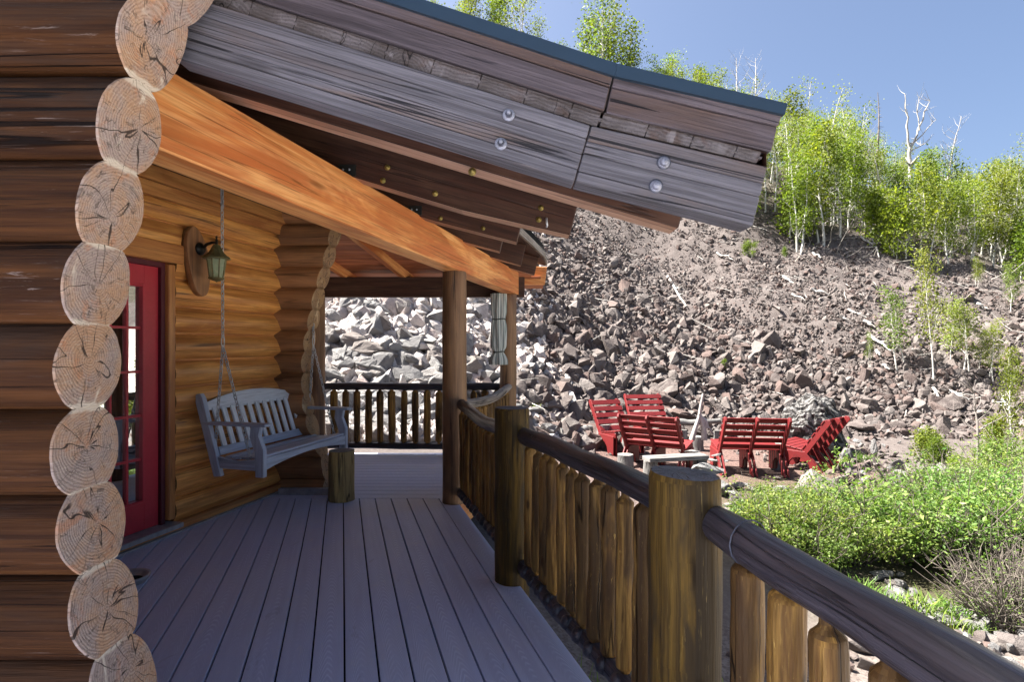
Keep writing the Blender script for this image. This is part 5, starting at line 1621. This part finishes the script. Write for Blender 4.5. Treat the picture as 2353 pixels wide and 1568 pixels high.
# ------------------------------------------------------------------ red benches
random.seed(31)
def bench(loc, rz, seats, label, w=.60, sc=1.0):
    """local: x along the bench, front = +y"""
    t = thing('red_bench', loc, label, 'bench', 'red slatted benches round the fire pit', rz)
    t.scale = (sc, sc, sc)
    n = seats + 1; W = w * seats
    xs = [-W / 2 + i * w for i in range(n)]
    top = Vector((0, -.64, 1.0)); bot = Vector((0, -.16, .30))
    ax = (top - bot).normalized(); nr = Vector((0, ax.z, -ax.y))
    def pr(name, poly, th, ud, bevel=.006):
        mb = MB(); prism(mb, poly, th, ud); return mb.build(name, M['red'], t, bevel=bevel, local=True)
    for x in xs:
        o = Vector((x - .02, 0, 0))
        pr('back_post', [o + bot - nr * .055, o + bot + nr * .055, o + top + nr * .055, o + top + ax * .03, o + top - nr * .055], (.04, 0, 0), ax)
        pr('seat_rail', [o + Vector((0, -.20, .30)), o + Vector((0, -.16, .40)), o + Vector((0, .30, .47)), o + Vector((0, .38, .44)), o + Vector((0, .38, .36)), o + Vector((0, .33, .33))], (.04, 0, 0), (0, 1, 0))
        # arched leg plates either side of the post
        arch = [Vector((0, .34, .38))] + [Vector((0, .33, 0)), Vector((0, .20, 0))] 
        for k in range(7):
            a = math.pi * k / 6
            arch.append(Vector((0, -.10 + .22 * math.cos(a), .03 + .23 * math.sin(a))))
        arch += [Vector((0, -.40, 0)), Vector((0, -.53, 0)), Vector((0, -.37, .22)), Vector((0, -.22, .38))]
        for dx in (-.045, .022):
            pr('leg', [Vector((x + dx, p.y, p.z)) for p in arch], (.022, 0, 0), (0, 0, 1), .004)
    mb = MB()
    for k in range(5):
        c = bot + ax * (.16 + k * .150) + nr * .067
        box(mb, (0, c.y, c.z), X1, ax, nr, W / 2 + .03, .052, .011)
    mb.build('backrest', M['red'], t, bevel=.005, local=True)
    mb = MB(); sv = Vector((0, .46, .07)).normalized(); sn = Vector((0, -.07, .46)).normalized()
    for k in range(5):
        c = Vector((0, -.11 + k * .112, .415 + k * .0155))
        box(mb, c, X1, sv, sn, W / 2 + .03, .050, .011)
    mb.build('seat', M['red'], t, bevel=.005, local=True)
    return t
PIT = Vector((3.55, 11.6, -.78))
def bench_at(px, py, Y, seats, ang, label, w=.6, sc=1.0):
    X = (px - CX) / FV * Y
    return bench((X, Y, hz(X, Y) + .01), ang, seats, label, w, sc)
# ang turns the front (+y): 0 faces away from the porch
bench_at(1512, 1042, 10.5, 2, R(-32), 'double red bench seen from behind, left of the driftwood', .52)
bench_at(1716, 1070, 10.2, 2, R(-7), 'double red bench seen from behind, between the driftwood and the gnarled stump', .52)
bench_at(1424, 1020, 11.6, 1, R(-158), 'single red bench angled inward at the far left of the ring', .64)
bench_at(1500, 1000, 12.7, 1, R(-170), 'red bench at the back of the ring, mostly hidden by another', .82)
bench_at(1848, 1064, 10.6, 2, R(40), 'red bench at the right of the ring leaning back before the gnarled stump', .46, .93)

# ------------------------------------------------------------------ stumps, logs, plank seat
def stump(px, py, ytop, wpx, label, seed, lean=0.0, mats=None, Y=None, name='stump', cat='stump'):
    h = hit(px, py) if Y is None else Vector(((px - CX) / FV * Y, Y, 0))
    if Y is not None: h.z = hz(h.x, h.y)
    ht = (py - ytop) / FV * h.y; r = wpx / 2 / FV * h.y
    t = thing(name, h, label, cat)
    m = 8; pts = [Vector((h.x + lean * i / m, h.y, h.z - .06 + (ht + .06) * i / m)) for i in range(m + 1)]
    rr_ = [r * (1.12 - .12 * i / m + .06 * mnoise.noise(Vector((i * .5, seed, 0)))) for i in range(m + 1)]
    def prof(i, a, q):
        d = (a - 1.2 - seed + math.pi) % 6.283 - math.pi
        return q - r * .25 * math.exp(-(d / .12) ** 2)
    mb = MB(); tube(mb, pts, rr_, 26, None, 1, seed=seed, bump=r * .09, bfreq=5, prof=prof)
    mb.build('trunk', mats or [M['greystub'], M['greyend']], t)
    return t, h, ht
stump(1387, 1028, 976, 30, 'cracked silver stump in front of the single red bench', 1.1)
stump(1440, 1032, 990, 22, 'narrow silver stump just left of the double bench', 2.3, .03)
stump(1601, 1036, 1004, 29, 'dark faced stump between the two double benches', 3.7)
stump(1787, 1078, 1019, 29, 'upright silver stump between the double bench and the leaning bench', 4.9)
stump(1437, 1092, 1045, 36, 'pale stump with peeling bark behind the front railing', 6.1)
st1, hh, ht = stump(1495, 1120, 1060, 32, 'mossy stump carrying the end of the plank seat', 7.7)
t = thing('plank_seat', hh + Vector((.4, .05, ht)), 'thick weathered plank lying on the mossy stump', 'plank')
mb = MB(); box(mb, hh + Vector((.42, .08, ht + .035)), Vector((.97, .24, 0)).normalized(), Vector((-.24, .97, 0)).normalized(), Z1, .52, .13, .034); mb.build('board', M['greystub'], t, bevel=.008)
# far support of that plank
t2 = thing('stump', hh + Vector((.86, .2, 0)), 'squat stump under the hidden end of the plank seat', 'stump')
q = hh + Vector((.84, .19, 0)); mb = MB(); tube(mb, [q + Vector((0, 0, -.1)), q + Vector((0, 0, ht * .5)), q + Vector((0, 0, ht))], [.12, .115, .11], 20, None, 1, bump=.01); mb.build('trunk', [M['greystub'], M['greyend']], t2)
def lying_log(A, B, r, label, seed, name='fallen_log'):
    t = thing(name, (A + B) / 2, label, 'log')
    m = 10; mb = MB(); tube(mb, wavy(A, B, m, .08, seed), [r * (1 - .25 * i / m) for i in range(m + 1)], 18, 1, 1, seed=seed, bump=r * .12, bfreq=5)
    mb.build('trunk', [M['greystub'], M['greyend']], t); return t
a = hit(1285, 1012); b = hit(1378, 1012); b.z += .16; a.z += .12
lying_log(a, b + Vector((.1, .15, .05)), .10, 'curved silver log lying on the rocks left of the single red bench', 2)
a = P(1560, 970, 12.6); b = P(1655, 968, 12.4)
lying_log(a, b, .075, 'horizontal grey log raised behind the driftwood as a back rail', 5)
for px, lab in ((1572, 'dark post holding the left end of the raised grey log'), (1648, 'dark post holding the right end of the raised grey log')):
    stump(px, 1010, 972, 14, lab, px * .1, 0, None, 12.5, 'log_post', 'post')
# forked driftwood
h = P(1606, 1005, 11.3); h.z = hz(h.x, h.y)
t = thing('driftwood', h, 'pale forked driftwood standing upright in the ring of benches', 'driftwood')
def hp(px, py): 
    v = P(px, py, 11.3); return v
mb = MB()
for pts, r0, r1 in (([(1590, 1012), (1598, 985), (1606, 960), (1610, 935), (1616, 905)], .055, .02), ([(1618, 1012), (1618, 985), (1612, 962), (1607, 952)], .06, .04), ([(1610, 960), (1620, 968), (1624, 985)], .04, .05), ([(1612, 965), (1630, 985), (1640, 1000)], .03, .015)):
    P_ = []; src = [hp(*p) for p in pts]
    for i in range(9):
        q = i / 8 * (len(src) - 1); k = min(int(q), len(src) - 2); P_.append(src[k].lerp(src[k + 1], q - k))
    tube(mb, P_, [r0 + (r1 - r0) * i / 8 for i in range(9)], 10, None, None, seed=r0 * 90, bump=.012, bfreq=7)
mb.build('limb', M['deadwood'], t)

# gnarled stump (weathered root mass) behind the leaning bench
h = hit(1862, 1035); h = Vector(((1862 - CX) / FV * 11.7, 11.7, 0)); h.z = hz(h.x, h.y)
bm = bmesh.new(); bmesh.ops.create_icosphere(bm, subdivisions=5, radius=1.0)
for v in bm.verts:
    p = v.co.copy()
    ang = math.atan2(p.x, p.z)
    sw = p + Vector((.35 * p.z, 0, 0))
    k = mnoise.noise(Vector((sw.x * 1.2 + sw.z * 3.0, sw.y * 2.0, sw.z * 1.6 - sw.x * 1.6))) * .18
    k += mnoise.noise(Vector((sw.x * 9 + sw.z * 5, sw.y * 9, sw.z * 3 - sw.x * 4))) * .085
    k += mnoise.noise(Vector((sw.x * 16 + sw.z * 9, sw.y * 16, sw.z * 5 - sw.x * 7))) * .05
    q = p * (1 + k)
    q.x *= .62 * (1 + .12 * (1 - p.z)) ; q.y *= .5; q.z *= .80
    if q.z > .25: q.x += .12 * (q.z - .25)
    v.co = q
me = bpy.data.meshes.new('root_mass'); bm.to_mesh(me); bm.free()
def gnarlmat():
    g = G('gnarled_wood'); p = g.n('TexCoord', out=3)
    wv = g.n('TexWave', {'Vector': p, 'Scale': 3.2, 'Distortion': 9.0, 'Detail': 5.0, 'Detail Scale': 1.6}, 1, bands_direction='DIAGONAL')
    n = g.noise(g.vm('MULTIPLY', p, (6, 6, 20)), 1.5, 5, .65, 1.5)
    m = g.math('ADD', g.math('MULTIPLY', wv, .5), g.math('MULTIPLY', n, .5))
    col = g.mix(g.rng(m, .3, .7), (.035, .033, .032), (.17, .165, .16))
    return g.bsdf(col, .9, m, 1.0, .06, .15)
me.materials.append(gnarlmat())
o = link('gnarled_stump', me, None, h + Vector((0, 0, .42)), (0, 0, .3)); tag(o, 'large swirling weathered root stump behind the leaning red bench', 'stump')

# boulders
BOULD = [rock_mesh(700 + k, M['palerock'], 22, 3, .09) for k in range(5)]
STONE = [rock_mesh(800 + k, M['palerock'], 16, 1, .05) for k in range(8)]
def boulder(px, py, Y, s, label, k, rot=(0, 0, 0), mesh=None, cat='boulder', name='boulder', z=None, group=None):
    X = (px - CX) / FV * Y
    zz = CAMZ - (py - CY) / FV * Y if z is None else z
    o = link(name, (mesh or BOULD)[k % len(mesh or BOULD)], None, (X, Y, zz), rot, s)
    return tag(o, label, cat, group)
boulder(1625, 1082, 9.0, (.42, .34, .30), 'pitted grey boulder behind the big post top', 0, (.1, .2, .4))
boulder(1655, 1120, 8.6, (.26, .22, .26), 'rough grey boulder half hidden right of the big post', 1, (.4, .1, 1.4))
boulder(1877, 1112, 8.3, (.44, .36, .30), 'large pale faced boulder in front of the leaning bench', 2, (.2, -.3, .7))
boulder(1840, 1135, 8.0, (.18, .16, .13), 'small boulder at the left foot of the pale faced one', 3, (.2, .3, 2))
for px, py, Y, s, lab, k in ((1592, 1038, 8.95, (.15, .11, .045), 'flat round stone laid highest on the pitted boulder', 0), (1646, 1046, 9.0, (.17, .12, .05), 'flat greenish stone stacked on the right of the pitted boulder', 1), (1668, 1060, 9.0, (.11, .09, .03), 'thin pale slab at the right edge of the stone pile', 2), (1640, 1058, 8.95, (.15, .11, .05), 'flat stone wedged below the greenish one', 3)):
    boulder(px, py, Y, s, lab, k, (0, 0, k * .7), STONE, 'stone', 'flat_stone')
random.seed(61)
for px, py, Y, s, lab in ((1690, 1135, 7.9, .22, 'tan slab leaning beside the big post'), (1680, 1160, 7.7, .2, 'grey slab lying under the tan one'), (1700, 1180, 7.3, .17, 'dark slab at the gravel edge by the shrubs')):
    boulder(px, py, Y, (s, s * .7, s * .35), lab, random.randint(0, 7), (.2, .3, random.random() * 3), STONE, 'stone', 'slab_stone')
for k, (px, py, Y, sz) in enumerate([(1700, 1100, 9.0, .2), (1735, 1118, 8.7, .17), (1790, 1112, 8.7, .19), (1925, 1105, 9.2, .24), (1950, 1085, 9.9, .2), (1560, 1085, 8.9, .16), (1690, 1140, 8.2, .15), (1945, 1050, 11, .25), (2010, 1040, 11.5, .28), (1340, 1000, 12, .22), (1300, 1030, 11, .2), (2060, 1090, 10, .25), (2110, 1105, 9.6, .22), (1985, 1110, 9.2, .18)]):
    X = (px - CX) / FV * Y
    o = link('pale_boulder', BOULD[k % 5], None, (X, Y, hz(X, Y) + sz * .3), (.3 * k, .2 * k, k), (sz, sz * .8, sz * .7))
    tag(o, 'pale grey boulder on the ground around the red benches', 'boulder', 'pale boulders around the red benches')
# pale border stones below the shrubs
for k in range(76):
    px = 1985 + k * 5.2 + random.uniform(-8, 8); py = 1375 + (px - 2050) * .40 + random.gauss(0, 26)
    h = hit(px, py); s = random.uniform(.07, .16)
    o = link('border_stone', STONE[k % 8], None, h + Vector((0, 0, s * .25)), (random.gauss(0, .3), random.gauss(0, .3), random.uniform(0, 6.28)), (s, s * random.uniform(.7, 1), s * random.uniform(.6, .95)))
    tag(o, 'pale angular stone in the border below the shrubs', 'stone', 'pale border stones below the shrubs')
# reddish and grey stones between the bench ring and the brush
for k in range(46):
    px = random.uniform(1930, 2190); py = random.uniform(985, 1120) + (px - 1930) * .06
    h = hit(px, py); s = random.uniform(.07, .22)
    o = link('bank_stone', (STONE if k % 3 else ROCKM)[k % 8], None, h + Vector((0, 0, s * .2)), (random.gauss(0, .4), random.gauss(0, .4), random.uniform(0, 6.28)), (s, s * random.uniform(.7, 1), s * random.uniform(.5, .9)))
    tag(o, 'broken stone on the bank right of the gnarled stump', 'stone', 'broken stones on the bank right of the gnarled stump')

# ------------------------------------------------------------------ shrubs
def make_shrub(seed, w, h, leaves, lsize, leaf, twigs=60, dry=.0):
    r = random.Random(seed); mb = MB(); pts = []
    tips = []
    for k in range(twigs):
        az = r.uniform(0, 6.28); q = r.random() ** .5
        L = h * r.uniform(.6, 1.15)
        if k % 9 == 0: L *= 1.45
        b = branch_path((math.cos(az) * w * .25 * q, math.sin(az) * w * .25 * q, -.05), (math.cos(az) * q * w / h, math.sin(az) * q * w / h, 1), L, 6, .08, .2, r)
        tube(mb, b, [.011 * (1 - .8 * i / 6) for i in range(7)], 4)
        if k % 9: tips += b[2:]
        for j in range(3):
            i = r.randint(2, 5); tw = branch_path(b[i], (r.gauss(0, 1), r.gauss(0, 1), r.uniform(.1, 1)), L * .3, 3, .1, .4, r)
            tube(mb, tw, [.005, .004, .003, .0015], 3); tips += tw[1:]
    tm = mb.mesh('stems', [M['twig']])
    cm = None
    if leaves:
        wts = [r.random() ** 1.6 for _ in tips]; tot = sum(wts)
        for p, q in zip(tips, wts):
            for _ in range(int(leaves * q / tot) + 1):
                pts.append((p.x + r.gauss(0, .06), p.y + r.gauss(0, .06), max(.0, p.z + r.gauss(0, .06))))
        cm = leaf_mesh('foliage', pts, lsize, M[leaf], seed, .55)
    return tm, cm
SH = [make_shrub(60 + k, .75, .75, 5800, .036, ('leafshrub', 'leafshrub2')[k % 2]) for k in range(5)]
DRY = [make_shrub(80 + k, .9, .8, 220 if k else 0, .03, 'leafshrub2', 90) for k in range(3)]
random.seed(13)
spl = []
def shrub(px, py, s, k, dry, label, group):
    h = hit(px, py if (dry or py < 1290 or px < 1960) else py - 55)
    t = plant('shrub' if not dry else 'dry_shrub', (DRY if dry else SH)[k % (3 if dry else 5)], h, label, 'shrub', group, s, None, ('stems', 'foliage'))
    spl.append((h.x, h.y))
green = [(1745, 1235, .8), (1800, 1260, .95), (1860, 1230, .8), (1870, 1300, 1.0), (1930, 1215, .75), (1990, 1250, .9), (1960, 1345, .95), (2025, 1330, 1.1), (2105, 1310, 1.1), (2150, 1245, 1.0), (2180, 1340, 1.15), (2215, 1270, 1.0), (2250, 1210, .9), (2290, 1150, 1.0), (2330, 1230, 1.0), (2255, 1330, .95), (1780, 1190, .6), (1840, 1180, .6), (2340, 1100, .9), (2200, 1190, .8), (2310, 1300, .8)]
for k, (px, py, s) in enumerate(green):
    shrub(px, py, s * random.uniform(.78, 1.18), k, False, 'leafy green shrub in the thicket beyond the front railing', 'leafy shrubs of the thicket')
for k, (px, py, s) in enumerate([(2300, 1350, .9), (2340, 1400, 1.0), (2350, 1310, .9), (2345, 1450, .9), (2200, 1150, .7), (2110, 1150, .7), (2060, 1165, .6), (2310, 1440, .8), (2270, 1250, .8), (2345, 1200, .9)]):
    shrub(px, py, s, k, True, 'dry leafless shrub of grey twigs at the edge of the thicket', 'dry shrubs of the thicket')
# trees out to the right of the picture, mirrored in the door panes
for k, (X, Y, kd, s) in enumerate([(13.5, 8.5, 'full', .8), (15, 10.5, 'full', 1.0), (17, 9, 'full', 1.1), (18, 12, 'pale', 1.1), (20, 10.5, 'full', 1.2), (21, 14, 'full', 1.1), (23, 12, 'pale', 1.2), (24.5, 15.5, 'full', 1.2), (15.5, 13.2, 'bush', 1.2), (12.5, 7.0, 'bush', 1.0), (26, 13, 'full', 1.3), (19, 7.5, 'full', 1.0)]):
    plant('aspen_tree', TREES[kd][k % len(TREES[kd])], (X, Y, hz(X, Y)), 'aspen growing out to the right, mirrored in the door panes', 'tree', 'aspens mirrored in the door panes', s)
# grass tufts
def grass_mesh(seed, n=70, h=.28, w=.18):
    r = random.Random(seed); mb = MB()
    for k in range(n):
        az = r.uniform(0, 6.28); b = Vector((r.gauss(0, w * .4), r.gauss(0, w * .4), -.02)); L = h * r.uniform(.5, 1.2)
        d = Vector((math.cos(az), math.sin(az), 0)); sd = Vector((-d.y, d.x, 0)) * .006
        o = r.uniform(.15, .6)
        p1 = b + Vector((0, 0, L * .55)) + d * L * o * .35; p2 = b + Vector((0, 0, L * (1 - o * .3))) + d * L * o
        mb.add([b - sd, b + sd, p1 + sd * .8, p1 - sd * .8, p2], [[0, 1, 2, 3], [3, 2, 4]], [[(0, 0)] * 4, [(0, 0)] * 3])
    return mb.mesh('grass_tuft', [M['grass']])
GR = [grass_mesh(k) for k in range(4)]
mbv = [(1905, 1065, 1.0), (1935, 1068, .9), (1960, 1060, 1.3), (1980, 1062, 1.2), (2000, 1064, 1.0), (1215, 950, 1.4), (2045, 1420, .9), (2075, 1430, .9), (2030, 1400, 1.0), (2180, 1440, .9), (2240, 1460, .8), (1900, 1085, .8), (2010, 1385, 1.2), (2060, 1395, .9), (2100, 1405, 1.3), (2130, 1420, 1.0), (2160, 1410, 1.2), (2200, 1430, 1.0), (1960, 1370, 1.3), (2090, 1440, .8), (2225, 1415, 1.1)]
for k, (px, py, s) in enumerate(mbv):
    h = hit(px, py)
    o = link('grass_tuft', GR[k % 4], None, h, (0, 0, k * 1.3), (s, s, s * .6)); tag(o, 'small green grass tuft among the stones', 'grass tuft', 'grass tufts among the stones')
# growth close under the porch edge, seen through the gap below the railing: uncountable
mb = MB(); r = random.Random(9)
for k in range(5200):
    Y = r.uniform(-.5, 3.6); e = .07 + abs(r.gauss(0, .45)); q = onedge(Y, e + .05); 
    z = hz(q.x, q.y); L = r.uniform(.12, .42)
    az = r.uniform(0, 6.28); d = Vector((math.cos(az), math.sin(az), 0)); sd = Vector((-d.y, d.x, 0)) * .006
    b = Vector((q.x, q.y, z)); p1 = b + d * L * .15 + Z1 * L * .6; p2 = b + d * L * .5 + Z1 * L
    mb.add([b - sd, b + sd, p1 + sd, p1 - sd, p2], [[0, 1, 2, 3], [3, 2, 4]], [[(0, 0)] * 4, [(0, 0)] * 3])
o = mb.build('grass', M['grass']); tag(o, 'green grass growing below the porch edge', 'grass', kind='stuff')

# ------------------------------------------------------------------ light and camera
EL, AZ = R(56), R(-78)                    # azimuth from straight ahead, negative = left
S = Vector((math.cos(EL) * math.sin(AZ), math.cos(EL) * math.cos(AZ), math.sin(EL)))
sun = bpy.data.lights.new('sun', 'SUN'); sun.energy = 5.0; sun.angle = R(.55); sun.color = (1.0, .95, .87)
so = bpy.data.objects.new('sun', sun); COL.objects.link(so); so.rotation_euler = S.to_track_quat('Z', 'Y').to_euler(); so.location = (-10, 10, 20)
w = bpy.data.worlds.new('World'); SC.world = w; w.use_nodes = True
nt = w.node_tree; nt.nodes.clear()
sk = nt.nodes.new('ShaderNodeTexSky'); sk.sky_type = 'NISHITA'; sk.sun_disc = False; sk.sun_elevation = EL; sk.sun_rotation = AZ
sk.altitude = 0; sk.air_density = .8; sk.dust_density = 4.5; sk.ozone_density = 3.0
bg = nt.nodes.new('ShaderNodeBackground'); bg.inputs[1].default_value = .05
wo = nt.nodes.new('ShaderNodeOutputWorld')
nt.links.new(sk.outputs[0], bg.inputs[0]); nt.links.new(bg.outputs[0], wo.inputs[0])
cam = bpy.data.cameras.new('camera'); co = bpy.data.objects.new('camera', cam); COL.objects.link(co)
co.location = (0, 0, CAMZ); co.rotation_euler = (R(90), 0, 0)
cam.sensor_width = 36; cam.lens = 1420 / 2557 * 36; cam.shift_y = 14 / 2557; cam.clip_start = .05; cam.clip_end = 2000
SC.camera = co
SC.view_settings.view_transform = 'Standard'; SC.view_settings.look = 'None'; SC.view_settings.exposure = 2.42; SC.view_settings.gamma = 1
try:
    SC.cycles.max_bounces = 8; SC.cycles.diffuse_bounces = 5; SC.cycles.sample_clamp_indirect = 6
    SC.cycles.use_denoising = True
except Exception: pass
